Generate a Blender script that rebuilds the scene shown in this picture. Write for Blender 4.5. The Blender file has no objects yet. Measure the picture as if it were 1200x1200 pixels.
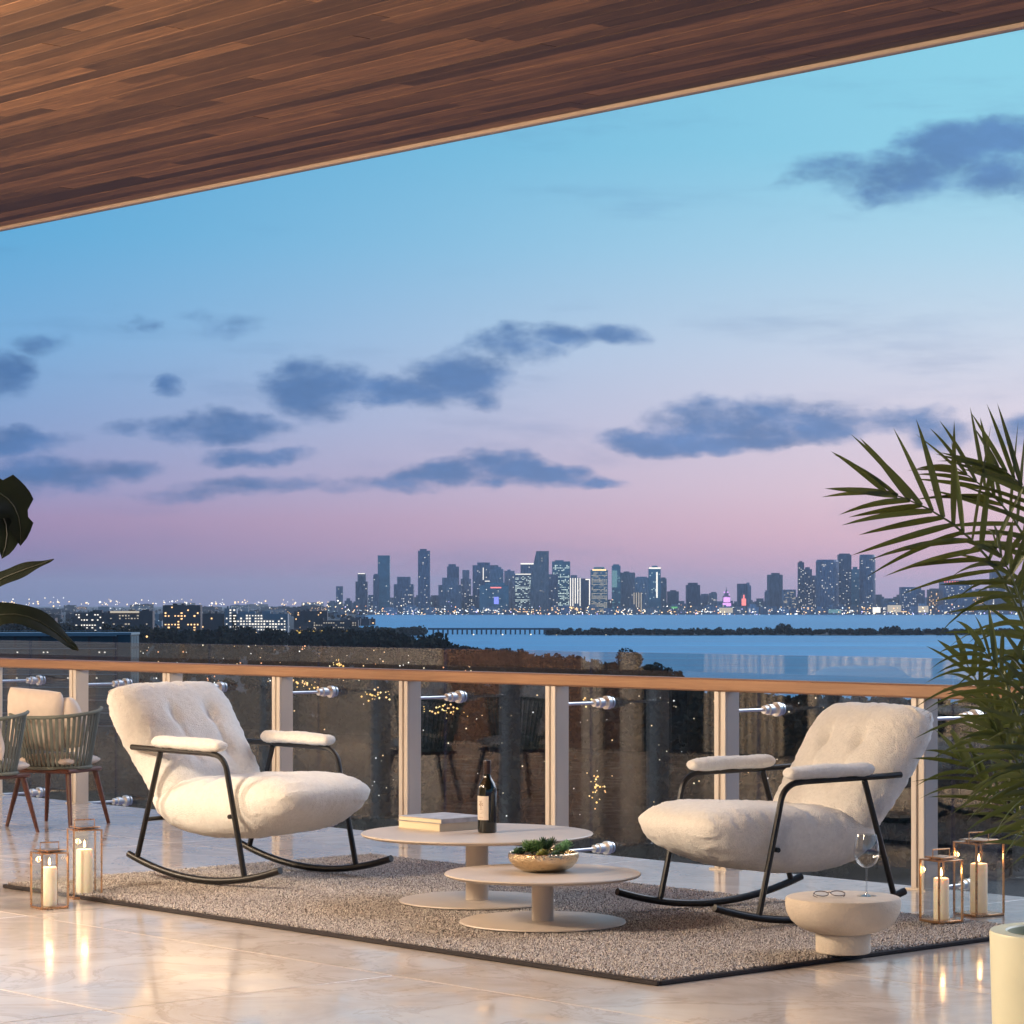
import bpy, math, random
import numpy as np
from mathutils import Vector, Matrix, noise as mnoise
random.seed(7); np.random.seed(7)
R = math.radians
PI = math.pi
SC = bpy.context.scene
COL = SC.collection

# ------------------------------------------------------------------ camera
F = 3119.0; HZ = 708.0; EYE = 1.3            # focal length and horizon of the 1200 px photograph, eye height (m)
cam = bpy.data.cameras.new('camera'); camo = bpy.data.objects.new('camera', cam); COL.objects.link(camo)
camo.location = (0, 0, EYE); camo.rotation_euler = (R(90), 0, 0)
cam.sensor_width = 36; cam.sensor_fit = 'HORIZONTAL'; cam.lens = F/1200*36
cam.shift_y = (HZ-600)/1200; cam.clip_start = .05; cam.clip_end = 200000
SC.camera = camo

# ------------------------------------------------------------------ sky, sun, exposure
def lin(c):
    return tuple((v/255/12.92 if v/255 <= .04045 else ((v/255+.055)/1.055)**2.4) for v in c)

world = bpy.data.worlds.new('World'); SC.world = world; world.use_nodes = True
def build_world():
    nt = world.node_tree; nt.nodes.clear()
    N = lambda t: nt.nodes.new(t)
    L = nt.links.new
    def math_(op, a, b=None, c=None, clamp=False):
        n = N('ShaderNodeMath'); n.operation = op; n.use_clamp = clamp
        for i, v in enumerate((a, b, c)):
            if v is None: continue
            if isinstance(v, (int, float)): n.inputs[i].default_value = v
            else: L(v, n.inputs[i])
        return n.outputs[0]
    tc = N('ShaderNodeTexCoord')
    nrm = N('ShaderNodeVectorMath'); nrm.operation = 'NORMALIZE'; L(tc.outputs['Generated'], nrm.inputs[0])
    sep = N('ShaderNodeSeparateXYZ'); L(nrm.outputs[0], sep.inputs[0])
    az = math_('ARCTAN2', sep.outputs[0], sep.outputs[1])
    el = math_('ARCSINE', sep.outputs[2])
    E_ = lambda y: (HZ-y)/F
    def ramp(stops):
        r = N('ShaderNodeValToRGB'); r.color_ramp.interpolation = 'B_SPLINE' if False else 'LINEAR'
        e = r.color_ramp.elements
        lo, hi = -.05, .7
        for i, (v, c) in enumerate(stops):
            p = (v-lo)/(hi-lo)
            if i < 2: e[i].position = p; e[i].color = lin(c)+(1,)
            else:
                k = e.new(p); k.color = lin(c)+(1,)
        L(math_('DIVIDE', math_('SUBTRACT', el, lo), hi-lo, clamp=True), r.inputs[0])
        return r.outputs[0]
    # colours of the evening sky by height: away from the afterglow, and in it
    away = ramp([(-.05, (84, 92, 134)), (.7, (58, 112, 176)), (E_(706), (88, 98, 146)), (E_(680), (104, 106, 154)), (E_(650), (130, 114, 162)), (E_(610), (152, 128, 172)),
                 (E_(575), (140, 144, 192)), (E_(500), (122, 156, 206)), (E_(400), (106, 168, 218)), (E_(280), (80, 166, 216)), (E_(120), (70, 158, 210)), (.3, (66, 142, 200)), (.45, (62, 128, 188))])
    glow = ramp([(-.05, (140, 122, 150)), (.7, (84, 150, 202)), (E_(706), (196, 156, 184)), (E_(670), (218, 172, 194)), (E_(630), (232, 188, 202)), (E_(575), (232, 204, 216)),
                 (E_(500), (222, 212, 228)), (E_(420), (208, 216, 234)), (E_(300), (174, 214, 236)), (E_(180), (142, 208, 232)), (E_(60), (136, 208, 231)), (.3, (118, 190, 222)), (.45, (100, 172, 212))])
    d = math_('SUBTRACT', az, .26)
    gf = math_('EXPONENT', math_('MULTIPLY', math_('MULTIPLY', d, d), -1/(.36**2)))
    gf = math_('MULTIPLY_ADD', gf, 1.25, -.20, clamp=True)
    mix = N('ShaderNodeMix'); mix.data_type = 'RGBA'; L(gf, mix.inputs[0]); L(away, mix.inputs[6]); L(glow, mix.inputs[7])
    sky = mix.outputs[2]
    # a little of the physical sky for the parts overhead and behind
    ns = N('ShaderNodeTexSky'); ns.sky_type = 'NISHITA'; ns.sun_disc = False; ns.sun_elevation = R(1.5); ns.sun_rotation = R(70); ns.air_density = 1.2; ns.dust_density = .4
    nsm = N('ShaderNodeMix'); nsm.data_type = 'RGBA'; nsm.blend_type = 'ADD'; nsm.inputs[0].default_value = .012
    L(sky, nsm.inputs[6]); L(ns.outputs[0], nsm.inputs[7]); sky = nsm.outputs[2]
    # clouds: banks at their own bearing and height, torn by noise
    comb = N('ShaderNodeCombineXYZ'); L(az, comb.inputs[0]); L(el, comb.inputs[1])
    def noise(scale, detail, rough, stretch=1.0, off=0):
        mp = N('ShaderNodeMapping'); mp.inputs['Scale'].default_value = (1, stretch, 1); mp.inputs['Location'].default_value = (off, off*.7, off)
        L(comb.outputs[0], mp.inputs[0])
        n = N('ShaderNodeTexNoise'); n.inputs['Scale'].default_value = scale; n.inputs['Detail'].default_value = detail; n.inputs['Roughness'].default_value = rough
        L(mp.outputs[0], n.inputs['Vector']); return n
    w = noise(26, 5, .6, 1.6)
    wo = N('ShaderNodeVectorMath'); wo.operation = 'SUBTRACT'; L(w.outputs['Color'], wo.inputs[0]); wo.inputs[1].default_value = (.5, .5, .5)
    wm = N('ShaderNodeVectorMath'); wm.operation = 'MULTIPLY'; L(wo.outputs[0], wm.inputs[0]); wm.inputs[1].default_value = (.030, .016, 0)
    wp = N('ShaderNodeVectorMath'); wp.operation = 'ADD'; L(wm.outputs[0], wp.inputs[0]); L(comb.outputs[0], wp.inputs[1])
    banks = [(372, 455, 64, 36, 1.0), (350, 440, 34, 20, .9), (405, 440, 40, 22, .9), (470, 458, 60, 20, 1), (540, 440, 62, 30, 1), (600, 408, 52, 24, 1), (650, 394, 52, 16, .95), (715, 390, 46, 14, .8),
             (770, 514, 74, 18, 1), (815, 492, 58, 26, 1), (880, 496, 90, 32, 1.05), (960, 498, 84, 26, 1), (1040, 496, 66, 20, .85), (1090, 506, 52, 22, .7), (845, 520, 120, 12, 1),
             (520, 554, 66, 15, .95), (590, 548, 64, 20, 1), (645, 556, 56, 16, .95), (700, 564, 34, 8, .9), (250, 505, 78, 15, .95), (290, 496, 52, 15, .9), (300, 532, 58, 13, 1),
             (30, 517, 66, 16, .95), (45, 557, 84, 26, .95), (198, 458, 17, 16, .75), (6, 438, 46, 26, .95), (150, 552, 42, 14, .7), (330, 568, 140, 13, .7), (440, 566, 90, 12, .55), (50, 404, 34, 12, .55),
             (140, 502, 26, 10, .65), (230, 578, 120, 10, .5), (985, 206, 62, 26, .72), (1050, 214, 66, 34, .9), (1110, 186, 60, 34, 1), (1175, 172, 62, 32, 1), (1170, 215, 70, 34, .95), (1200, 512, 30, 18, .7),
             (270, 380, 46, 14, .35), (150, 382, 26, 8, .4)]
    acc = None
    for (x, y, rx, ry, s) in banks:
        sb = N('ShaderNodeVectorMath'); sb.operation = 'SUBTRACT'; L(wp.outputs[0], sb.inputs[0]); sb.inputs[1].default_value = (math.atan((x-600)/F), math.atan((HZ-y)/F), 0)
        ml = N('ShaderNodeVectorMath'); ml.operation = 'MULTIPLY'; L(sb.outputs[0], ml.inputs[0]); ml.inputs[1].default_value = (F/rx/1.15, F/ry/1.15, 0)
        dt = N('ShaderNodeVectorMath'); dt.operation = 'DOT_PRODUCT'; L(ml.outputs[0], dt.inputs[0]); L(ml.outputs[0], dt.inputs[1])
        g = math_('MULTIPLY_ADD', dt.outputs['Value'], -s, s)
        acc = g if acc is None else math_('SMOOTH_MAX', acc, g, .25)
    acc = math_('MAXIMUM', acc, -1.0)
    n1 = noise(40, 9, .60, 2.0, 3.1)
    den = math_('ADD', acc, math_('MULTIPLY', math_('SUBTRACT', n1.outputs[0], .5), 2.1))
    mr = N('ShaderNodeMapRange'); mr.interpolation_type = 'SMOOTHSTEP'; L(den, mr.inputs[0]); mr.inputs[1].default_value = -.12; mr.inputs[2].default_value = 1.0
    # thin streaks everywhere in the low sky
    n2 = noise(9, 7, .6, 6.0, 8.3)
    st = N('ShaderNodeMapRange'); st.interpolation_type = 'SMOOTHSTEP'; L(n2.outputs[0], st.inputs[0]); st.inputs[1].default_value = .5; st.inputs[2].default_value = .78; st.inputs[4].default_value = .32
    cov = math_('MAXIMUM', math_('MULTIPLY', mr.outputs[0], .9), st.outputs[0])
    # cloud tone: blue grey, a touch lighter in the glow
    cm = N('ShaderNodeMix'); cm.data_type = 'RGBA'; L(gf, cm.inputs[0]); cm.inputs[6].default_value = lin((66, 110, 166))+(1,); cm.inputs[7].default_value = lin((88, 128, 182))+(1,)
    n3 = noise(30, 6, .6, 2.4, 1.2)
    cb = N('ShaderNodeMix'); cb.data_type = 'RGBA'; cb.blend_type = 'MULTIPLY'; cb.inputs[0].default_value = .6; L(cm.outputs[2], cb.inputs[6])
    gr = N('ShaderNodeMapRange'); L(n3.outputs[0], gr.inputs[0]); gr.inputs[1].default_value = .3; gr.inputs[2].default_value = .7; gr.inputs[3].default_value = .72; gr.inputs[4].default_value = 1.25
    L(gr.outputs[0], cb.inputs[7])
    fm = N('ShaderNodeMix'); fm.data_type = 'RGBA'; L(cov, fm.inputs[0]); L(sky, fm.inputs[6]); L(cb.outputs[2], fm.inputs[7])
    bg = N('ShaderNodeBackground'); L(fm.outputs[2], bg.inputs[0]); bg.inputs[1].default_value = 1.0
    out = N('ShaderNodeOutputWorld'); L(bg.outputs[0], out.inputs[0])
build_world()
world.cycles.sampling_method = 'NONE'
sun = bpy.data.lights.new('sun', 'SUN'); sun.energy = 2.8; sun.angle = R(50); sun.color = (.87, .90, 1)
suno = bpy.data.objects.new('sun', sun); COL.objects.link(suno)
suno.rotation_euler = Vector((-math.sin(R(50)), -math.cos(R(50)), -math.tan(R(30)))).to_track_quat('-Z', 'Y').to_euler()
SC.view_settings.view_transform = 'Standard'; SC.view_settings.look = 'None'
SC.view_settings.exposure = 0; SC.view_settings.gamma = 1; SC.view_settings.use_curve_mapping = False
SC.render.engine = 'CYCLES'
cy = SC.cycles; cy.use_denoising = True; cy.use_adaptive_sampling = True; cy.adaptive_threshold = .025; cy.max_bounces = 7; cy.transparent_max_bounces = 24; cy.glossy_bounces = 4; cy.diffuse_bounces = 3; cy.volume_bounces = 0
cy.sample_clamp_indirect = 6; cy.caustics_reflective = False; cy.caustics_refractive = False

# ------------------------------------------------------------------ materials
def new_mat(name):
    m = bpy.data.materials.new(name); m.use_nodes = True
    return m, m.node_tree, m.node_tree.nodes['Principled BSDF']
def setp(b, **k):
    for n, v in k.items():
        n = n.replace('_', ' ')
        b.inputs[n].default_value = (tuple(v)+(1,) if isinstance(v, tuple) and len(v) == 3 and b.inputs[n].type == 'RGBA' else v)
MATS = {}
def mat(name, col, rough=.5, metal=0., var=.12, scale=20., bump=.0, bscale=120., coord='Object', rnd=0., stretch=(1, 1, 1), spec=.5, detail=5., **kw):
    """general procedural material: colour broken by noise, roughness noise, fine bump, per-object variation"""
    m, nt, b = new_mat(name); N = nt.nodes.new; L = nt.links.new
    tc = N('ShaderNodeTexCoord'); mp = N('ShaderNodeMapping'); mp.inputs['Scale'].default_value = stretch; L(tc.outputs[coord], mp.inputs[0])
    n = N('ShaderNodeTexNoise'); n.inputs['Scale'].default_value = scale; n.inputs['Detail'].default_value = detail; L(mp.outputs[0], n.inputs['Vector'])
    mr = N('ShaderNodeMapRange'); L(n.outputs[0], mr.inputs[0]); mr.inputs[1].default_value = .25; mr.inputs[2].default_value = .75; mr.inputs[3].default_value = 1-var; mr.inputs[4].default_value = 1+var
    val = mr.outputs[0]
    if rnd:
        oi = N('ShaderNodeObjectInfo'); r = N('ShaderNodeMapRange'); L(oi.outputs['Random'], r.inputs[0]); r.inputs[3].default_value = 1-rnd; r.inputs[4].default_value = 1+rnd
        mm = N('ShaderNodeMath'); mm.operation = 'MULTIPLY'; L(val, mm.inputs[0]); L(r.outputs[0], mm.inputs[1]); val = mm.outputs[0]
    vm = N('ShaderNodeVectorMath'); vm.operation = 'SCALE'; vm.inputs[0].default_value = col; L(val, vm.inputs['Scale'])
    L(vm.outputs[0], b.inputs['Base Color'])
    rr = N('ShaderNodeMapRange'); L(n.outputs[0], rr.inputs[0]); rr.inputs[3].default_value = max(.02, rough*.8); rr.inputs[4].default_value = min(1, rough*1.2); L(rr.outputs[0], b.inputs['Roughness'])
    b.inputs['Metallic'].default_value = metal; b.inputs['Specular IOR Level'].default_value = spec
    if bump:
        n2 = N('ShaderNodeTexNoise'); n2.inputs['Scale'].default_value = bscale; n2.inputs['Detail'].default_value = 4; L(mp.outputs[0], n2.inputs['Vector'])
        bp = N('ShaderNodeBump'); bp.inputs['Strength'].default_value = bump; bp.inputs['Distance'].default_value = .01; L(n2.outputs[0], bp.inputs['Height']); L(bp.outputs[0], b.inputs['Normal'])
    setp(b, **kw)
    MATS[name] = m; return m
def emit(name, col, strength, attr=False):
    m, nt, b = new_mat(name)
    setp(b, Base_Color=(.05, .05, .05), Emission_Color=col, Emission_Strength=strength)
    if attr:
        a = nt.nodes.new('ShaderNodeVertexColor'); a.layer_name = 'col'; nt.links.new(a.outputs[0], b.inputs['Emission Color'])
    m.cycles.emission_sampling = 'NONE'
    MATS[name] = m; return m
def glass(name, tint=(.93, .96, .95), refl=1.0, rough=0.0):
    """thin sheet: clear with the mirror share that Fresnel gives"""
    m = bpy.data.materials.new(name); m.use_nodes = True; nt = m.node_tree; nt.nodes.clear(); N = nt.nodes.new; L = nt.links.new
    tr = N('ShaderNodeBsdfTransparent'); tr.inputs[0].default_value = tint+(1,)
    gl = N('ShaderNodeBsdfGlossy'); gl.inputs['Roughness'].default_value = rough; gl.inputs[0].default_value = (1, 1, 1, 1)
    g = N('ShaderNodeNewGeometry'); dt = N('ShaderNodeVectorMath'); dt.operation = 'DOT_PRODUCT'; L(g.outputs['Normal'], dt.inputs[0]); L(g.outputs['Incoming'], dt.inputs[1])
    def mt(op, *a):
        n = N('ShaderNodeMath'); n.operation = op
        for i, v in enumerate(a):
            if isinstance(v, float): n.inputs[i].default_value = v
            else: L(v, n.inputs[i])
        return n.outputs[0]
    fr = mt('MULTIPLY_ADD', mt('POWER', mt('SUBTRACT', 1.0, mt('ABSOLUTE', dt.outputs['Value'])), 5.0), .96, .04)      # Schlick, the same from both faces
    mu = N('ShaderNodeMath'); mu.operation = 'MULTIPLY'; mu.use_clamp = True; L(fr, mu.inputs[0]); mu.inputs[1].default_value = refl
    mx = N('ShaderNodeMixShader'); L(mu.outputs[0], mx.inputs[0]); L(tr.outputs[0], mx.inputs[1]); L(gl.outputs[0], mx.inputs[2])
    o = N('ShaderNodeOutputMaterial'); L(mx.outputs[0], o.inputs[0])
    MATS[name] = m; return m

def wood(name, dark, light, rough=.45, rnd=.5, scale=1.0, bump=.15):
    """planks with grain along local x"""
    m, nt, b = new_mat(name); N = nt.nodes.new; L = nt.links.new
    tc = N('ShaderNodeTexCoord'); oi = N('ShaderNodeObjectInfo')
    ad = N('ShaderNodeVectorMath'); ad.operation = 'ADD'
    sc = N('ShaderNodeMath'); sc.operation = 'MULTIPLY'; L(oi.outputs['Random'], sc.inputs[0]); sc.inputs[1].default_value = 37.0
    L(tc.outputs['Object'], ad.inputs[0]); L(sc.outputs[0], ad.inputs[1])
    mp = N('ShaderNodeMapping'); mp.inputs['Scale'].default_value = (.55*scale, 9*scale, 9*scale); L(ad.outputs[0], mp.inputs[0])
    n = N('ShaderNodeTexNoise'); n.inputs['Scale'].default_value = 2.2; n.inputs['Detail'].default_value = 9; n.inputs['Roughness'].default_value = .68; n.inputs['Distortion'].default_value = .7; L(mp.outputs[0], n.inputs['Vector'])
    mp2 = N('ShaderNodeMapping'); mp2.inputs['Scale'].default_value = (2*scale, 90*scale, 90*scale); L(ad.outputs[0], mp2.inputs[0])
    n2 = N('ShaderNodeTexNoise'); n2.inputs['Scale'].default_value = 1.5; n2.inputs['Detail'].default_value = 3; L(mp2.outputs[0], n2.inputs['Vector'])
    ms = N('ShaderNodeMath'); ms.operation = 'MULTIPLY_ADD'; L(n2.outputs[0], ms.inputs[0]); ms.inputs[1].default_value = .45; L(n.outputs[0], ms.inputs[2])
    rp = N('ShaderNodeMapRange'); L(ms.outputs[0], rp.inputs[0]); rp.inputs[1].default_value = .5; rp.inputs[2].default_value = .95
    mx = N('ShaderNodeMix'); mx.data_type = 'RGBA'; L(rp.outputs[0], mx.inputs[0]); mx.inputs[6].default_value = dark+(1,); mx.inputs[7].default_value = light+(1,)
    r = N('ShaderNodeMapRange'); L(oi.outputs['Random'], r.inputs[0]); r.inputs[3].default_value = 1-rnd; r.inputs[4].default_value = 1+rnd
    vm = N('ShaderNodeVectorMath'); vm.operation = 'SCALE'; L(mx.outputs[2], vm.inputs[0]); L(r.outputs[0], vm.inputs['Scale']); L(vm.outputs[0], b.inputs['Base Color'])
    bp = N('ShaderNodeBump'); bp.inputs['Strength'].default_value = bump; bp.inputs['Distance'].default_value = .004; L(ms.outputs[0], bp.inputs['Height']); L(bp.outputs[0], b.inputs['Normal'])
    b.inputs['Roughness'].default_value = rough
    MATS[name] = m; return m

# ------------------------------------------------------------------ mesh helpers
class MB:
    def __init__(s): s.v = []; s.f = []
    def add(s, v, f):
        o = len(s.v); s.v += [tuple(p) for p in v]; s.f += [tuple(i+o for i in q) for q in f]; return s
    def box(s, x0, x1, y0, y1, z0, z1, bev=0):
        if bev <= 0:
            v = [(x, y, z) for z in (z0, z1) for y in (y0, y1) for x in (x0, x1)]
            return s.add(v, [(0, 2, 3, 1), (4, 5, 7, 6), (0, 1, 5, 4), (2, 6, 7, 3), (0, 4, 6, 2), (1, 3, 7, 5)])
        b = bev
        def ring(x0, x1, y0, y1, z, c): return [(x0+c, y0, z), (x1-c, y0, z), (x1, y0+c, z), (x1, y1-c, z), (x1-c, y1, z), (x0+c, y1, z), (x0, y1-c, z), (x0, y0+c, z)]
        rs = [ring(x0+b, x1-b, y0+b, y1-b, z0, b*.4), ring(x0, x1, y0, y1, z0+b, b), ring(x0, x1, y0, y1, z1-b, b), ring(x0+b, x1-b, y0+b, y1-b, z1, b*.4)]
        v = sum(rs, []); f = [tuple(range(7, -1, -1)), tuple(range(24, 32))]
        for k in range(3):
            for i in range(8): f.append((k*8+i, k*8+(i+1) % 8, k*8+8+(i+1) % 8, k*8+8+i))
        return s.add(v, f)
    def tube(s, pts, r, n=8, cap=True, up=None):
        pts = [Vector(p) for p in pts]; rs = r if isinstance(r, (list, tuple)) else [r]*len(pts)
        v = []; f = []; prev = None
        for i, p in enumerate(pts):
            t = (pts[min(i+1, len(pts)-1)]-pts[max(i-1, 0)]).normalized()
            if prev is None:
                a = t.orthogonal().normalized()
            else:
                a = (prev-t*prev.dot(t)); a = a.normalized() if a.length > 1e-6 else t.orthogonal().normalized()
            prev = a; b = t.cross(a)
            for k in range(n):
                q = 2*PI*k/n; v.append(p+(a*math.cos(q)+b*math.sin(q))*rs[i])
        for i in range(len(pts)-1):
            for k in range(n): f.append((i*n+k, i*n+(k+1) % n, i*n+n+(k+1) % n, i*n+n+k))
        if cap: f += [tuple(range(n-1, -1, -1)), tuple(range((len(pts)-1)*n, len(pts)*n))]
        return s.add(v, f)
    def lathe(s, prof, n=40, c=(0, 0, 0)):
        v = []; f = []
        for (r, z) in prof:
            for k in range(n): v.append((c[0]+r*math.cos(2*PI*k/n), c[1]+r*math.sin(2*PI*k/n), c[2]+z))
        for i in range(len(prof)-1):
            for k in range(n): f.append((i*n+k, i*n+(k+1) % n, i*n+n+(k+1) % n, i*n+n+k))
        if prof[0][0] > 1e-4: f.append(tuple(range(n-1, -1, -1)))
        if prof[-1][0] > 1e-4: f.append(tuple(range((len(prof)-1)*n, len(prof)*n)))
        return s.add(v, f)
    def grid(s, P):
        """P: 2-D list of points"""
        n, m = len(P), len(P[0])
        return s.add([p for row in P for p in row], [(i*m+j, i*m+j+1, i*m+m+j+1, i*m+m+j) for i in range(n-1) for j in range(m-1)])
    def mesh(s, name, m=None, smooth=True, angle=35):
        me = bpy.data.meshes.new(name); me.from_pydata(s.v, [], s.f); me.update()
        if smooth:
            me.polygons.foreach_set('use_smooth', [True]*len(me.polygons)); me.set_sharp_from_angle(angle=R(angle))
        if m is not None: me.materials.append(MATS[m] if isinstance(m, str) else m)
        return me
    def build(s, name, m, parent=None, smooth=True, angle=35):
        return obj(name, s.mesh(name, m, smooth, angle), parent)
def obj(name, me, parent=None, loc=None, rz=None):
    o = bpy.data.objects.new(name, me); COL.objects.link(o)
    if parent is not None: o.parent = parent
    if loc is not None: o.location = loc
    if rz is not None: o.rotation_euler = (0, 0, rz)
    return o
def tag(o, label=None, cat=None, group=None, kind=None):
    if label: o['label'] = label
    if cat: o['category'] = cat
    if group: o['group'] = group
    if kind: o['kind'] = kind
    return o
def thing(name, label, cat, loc=(0, 0, 0), rz=0, group=None):
    return tag(obj(name, None, None, loc, rz), label, cat, group)
def copy_tree(o, parent=None):
    c = o.copy(); COL.objects.link(c); c.parent = parent
    for ch in list(o.children): copy_tree(ch, c)
    return c
TH = R(48); CT, ST = math.cos(TH), math.sin(TH)
def st(s, t, z=0): return Vector((s*CT+t*ST, -s*ST+t*CT, z))       # along the railing / outwards -> world
def st_inv(x, y): return x*CT-y*ST, x*ST+y*CT
def at(px, py, z=0.0):
    """the point of the level z that the pixel looks at"""
    Y = F*(EYE-z)/(py-HZ); return Vector(((px-600)/F*Y, Y, z))
def far(px, py, Y): return Vector(((px-600)/F*Y, Y, EYE+(HZ-py)/F*Y))
BR = -TH                                                           # rotation of everything set square to the building

# ------------------------------------------------------------------ material list
def marble():
    m, nt, b = new_mat('marble'); N = nt.nodes.new; L = nt.links.new
    tc = N('ShaderNodeTexCoord'); oi = N('ShaderNodeObjectInfo'); ad = N('ShaderNodeVectorMath'); ad.operation = 'MULTIPLY_ADD'
    L(oi.outputs['Random'], ad.inputs[0]); ad.inputs[1].default_value = (31, 17, 5); L(tc.outputs['Object'], ad.inputs[2])
    n = N('ShaderNodeTexNoise'); n.inputs['Scale'].default_value = 1.6; n.inputs['Detail'].default_value = 8; n.inputs['Roughness'].default_value = .62; n.inputs['Distortion'].default_value = 1.3; L(ad.outputs[0], n.inputs['Vector'])
    rp = N('ShaderNodeValToRGB'); L(n.outputs[0], rp.inputs[0]); e = rp.color_ramp.elements
    e[0].position = .3; e[0].color = (.46, .395, .355, 1); e[1].position = .62; e[1].color = (.62, .56, .515, 1)
    k = e.new(.47); k.color = (.57, .51, .465, 1); k = e.new(.495); k.color = (.47, .40, .355, 1); k = e.new(.515); k.color = (.58, .52, .475, 1)
    L(rp.outputs[0], b.inputs['Base Color'])
    n2 = N('ShaderNodeTexNoise'); n2.inputs['Scale'].default_value = 5; n2.inputs['Detail'].default_value = 6; L(ad.outputs[0], n2.inputs['Vector'])
    r = N('ShaderNodeMapRange'); L(n2.outputs[0], r.inputs[0]); r.inputs[1].default_value = .3; r.inputs[2].default_value = .7; r.inputs[3].default_value = .05; r.inputs[4].default_value = .2; L(r.outputs[0], b.inputs['Roughness'])
    mp = N('ShaderNodeMapping'); mp.inputs['Scale'].default_value = (1, 1, 1); L(ad.outputs[0], mp.inputs[0])
    n3 = N('ShaderNodeTexNoise'); n3.inputs['Scale'].default_value = 2.2; n3.inputs['Detail'].default_value = 2; L(mp.outputs[0], n3.inputs['Vector'])
    bp = N('ShaderNodeBump'); bp.inputs['Strength'].default_value = .06; bp.inputs['Distance'].default_value = .02; L(n3.outputs[0], bp.inputs['Height']); L(bp.outputs[0], b.inputs['Normal'])
    MATS['marble'] = m
marble()
mat('grout', (.62, .52, .40), .7, var=.1)
wood('plank_wood', (.040, .019, .009), (.195, .095, .042), .55, rnd=.6, scale=1.5, bump=.3)
wood('rail_wood', (.24, .12, .06), (.40, .22, .115), .38, rnd=.1)
wood('leg_wood', (.06, .018, .012), (.13, .04, .022), .4, rnd=.1)
wood('wall_wood', (.10, .05, .028), (.24, .125, .07), .45, rnd=.3)
mat('trim', (.36, .27, .21), .4, var=.05)
mat('trim_dark', (.10, .055, .045), .5, var=.1)
mat('post_metal', (.70, .63, .55), .42, metal=.15, var=.03, scale=8)
mat('chrome', (.92, .90, .87), .32, metal=1, var=.02)
mat('black_metal', (.006, .006, .007), .38, metal=.0, var=.2, scale=60, bump=.05, bscale=400)
mat('boucle', (.85, .825, .78), .95, var=.07, scale=55, bump=.8, bscale=190, spec=.15, Sheen_Weight=.35, Sheen_Roughness=.6)
mat('lacquer', (.58, .50, .43), .4, var=.07, scale=9, bump=.06, bscale=260)
mat('plaster', (.57, .49, .40), .75, var=.12, scale=11, bump=.35, bscale=110)
mat('planter_white', (.68, .68, .50), .45, var=.03, scale=10, bump=.03)
mat('soil', (.03, .022, .016), .95, var=.4, scale=60, bump=.8, bscale=90)
mat('copper', (.66, .38, .20), .28, metal=.9, var=.1, scale=30)
mat('wax', (.88, .82, .68), .5, var=.03, scale=20, Subsurface_Weight=.35, Subsurface_Scale=.03, Subsurface_Radius=(1., .55, .25), Emission_Color=(1, .62, .28), Emission_Strength=.22)  # even emission stands in for flame light glowing through the wax
mat('wick', (.02, .015, .01), .9)
emit('flame', (1, .62, .25), 14)
glass('rail_glass', (.86, .87, .87), 1.7)
glass('clear_glass', (.96, .97, .97), .9)
glass('wine_glass', (.86, .87, .87), 1.6)
mat('bottle_glass', (.006, .008, .006), .06, var=.1, spec=.7)
mat('foil', (.035, .02, .018), .3, metal=.4, var=.15)
mat('paper', (.70, .62, .54), .8, var=.04, scale=60)
mat('ink', (.32, .22, .15), .8, var=.1)
mat('ink_gold', (.45, .30, .12), .6, var=.1)
mat('page', (.78, .68, .48), .85, var=.12, scale=4, stretch=(1, 1, 120))
mat('cover_grey', (.42, .42, .46), .4, var=.45, scale=14)
mat('cover_cream', (.55, .48, .38), .5, var=.08)
mat('hammered', (.72, .56, .36), .24, metal=1, var=.15, scale=25, bump=.9, bscale=55)
mat('succ_green', (.11, .22, .07), .5, var=.35, scale=40)
mat('succ_dark', (.045, .10, .05), .5, var=.35, scale=40)
mat('succ_lime', (.24, .25, .06), .5, var=.3, scale=40)
mat('succ_mint', (.16, .34, .17), .5, var=.3, scale=40)
mat('rope', (.13, .145, .125), .8, var=.12, scale=60, bump=.3, bscale=300)
mat('canvas', (.66, .56, .48), .9, var=.05, scale=30, bump=.25, bscale=350, Sheen_Weight=.2)
mat('glasses_frame', (.05, .02, .012), .25, var=.3)
mat('palm_leaf', (.060, .090, .028), .36, var=.3, scale=6, rnd=.35)
def leaf_trans(name, col, f):
    m = MATS[name]; nt = m.node_tree; b = nt.nodes['Principled BSDF']; o = nt.nodes['Material Output']
    t = nt.nodes.new('ShaderNodeBsdfTranslucent'); t.inputs[0].default_value = col+(1,); x = nt.nodes.new('ShaderNodeMixShader'); x.inputs[0].default_value = f
    nt.links.new(b.outputs[0], x.inputs[1]); nt.links.new(t.outputs[0], x.inputs[2]); nt.links.new(x.outputs[0], o.inputs['Surface'])
leaf_trans('palm_leaf', (.20, .23, .05), .16)
mat('palm_stem', (.10, .13, .045), .5, var=.25)
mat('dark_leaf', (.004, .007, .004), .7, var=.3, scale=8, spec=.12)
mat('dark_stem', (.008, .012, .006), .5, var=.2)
mat('pot_grey', (.2, .19, .18), .6, var=.1)
mat('rug_pile', (.36, .31, .285), .95, var=.35, scale=26, rnd=0, spec=.1)
mat('rug_edge', (.022, .018, .022), .9, var=.2, scale=80, bump=.3, bscale=300)
mat('curtain', (.70, .60, .46), .9, var=.06, scale=3, stretch=(30, 1, 1))
mat('wall_paint', (.55, .47, .38), .8, var=.05)
mat('door_glass', (.02, .02, .022), .08, var=.05)
mat('lamp_metal', (.3, .2, .1), .35, metal=.8)
LAMP = (175, 225, 75, 150)

MATS['wax'].cycles.emission_sampling = 'NONE'
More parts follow.
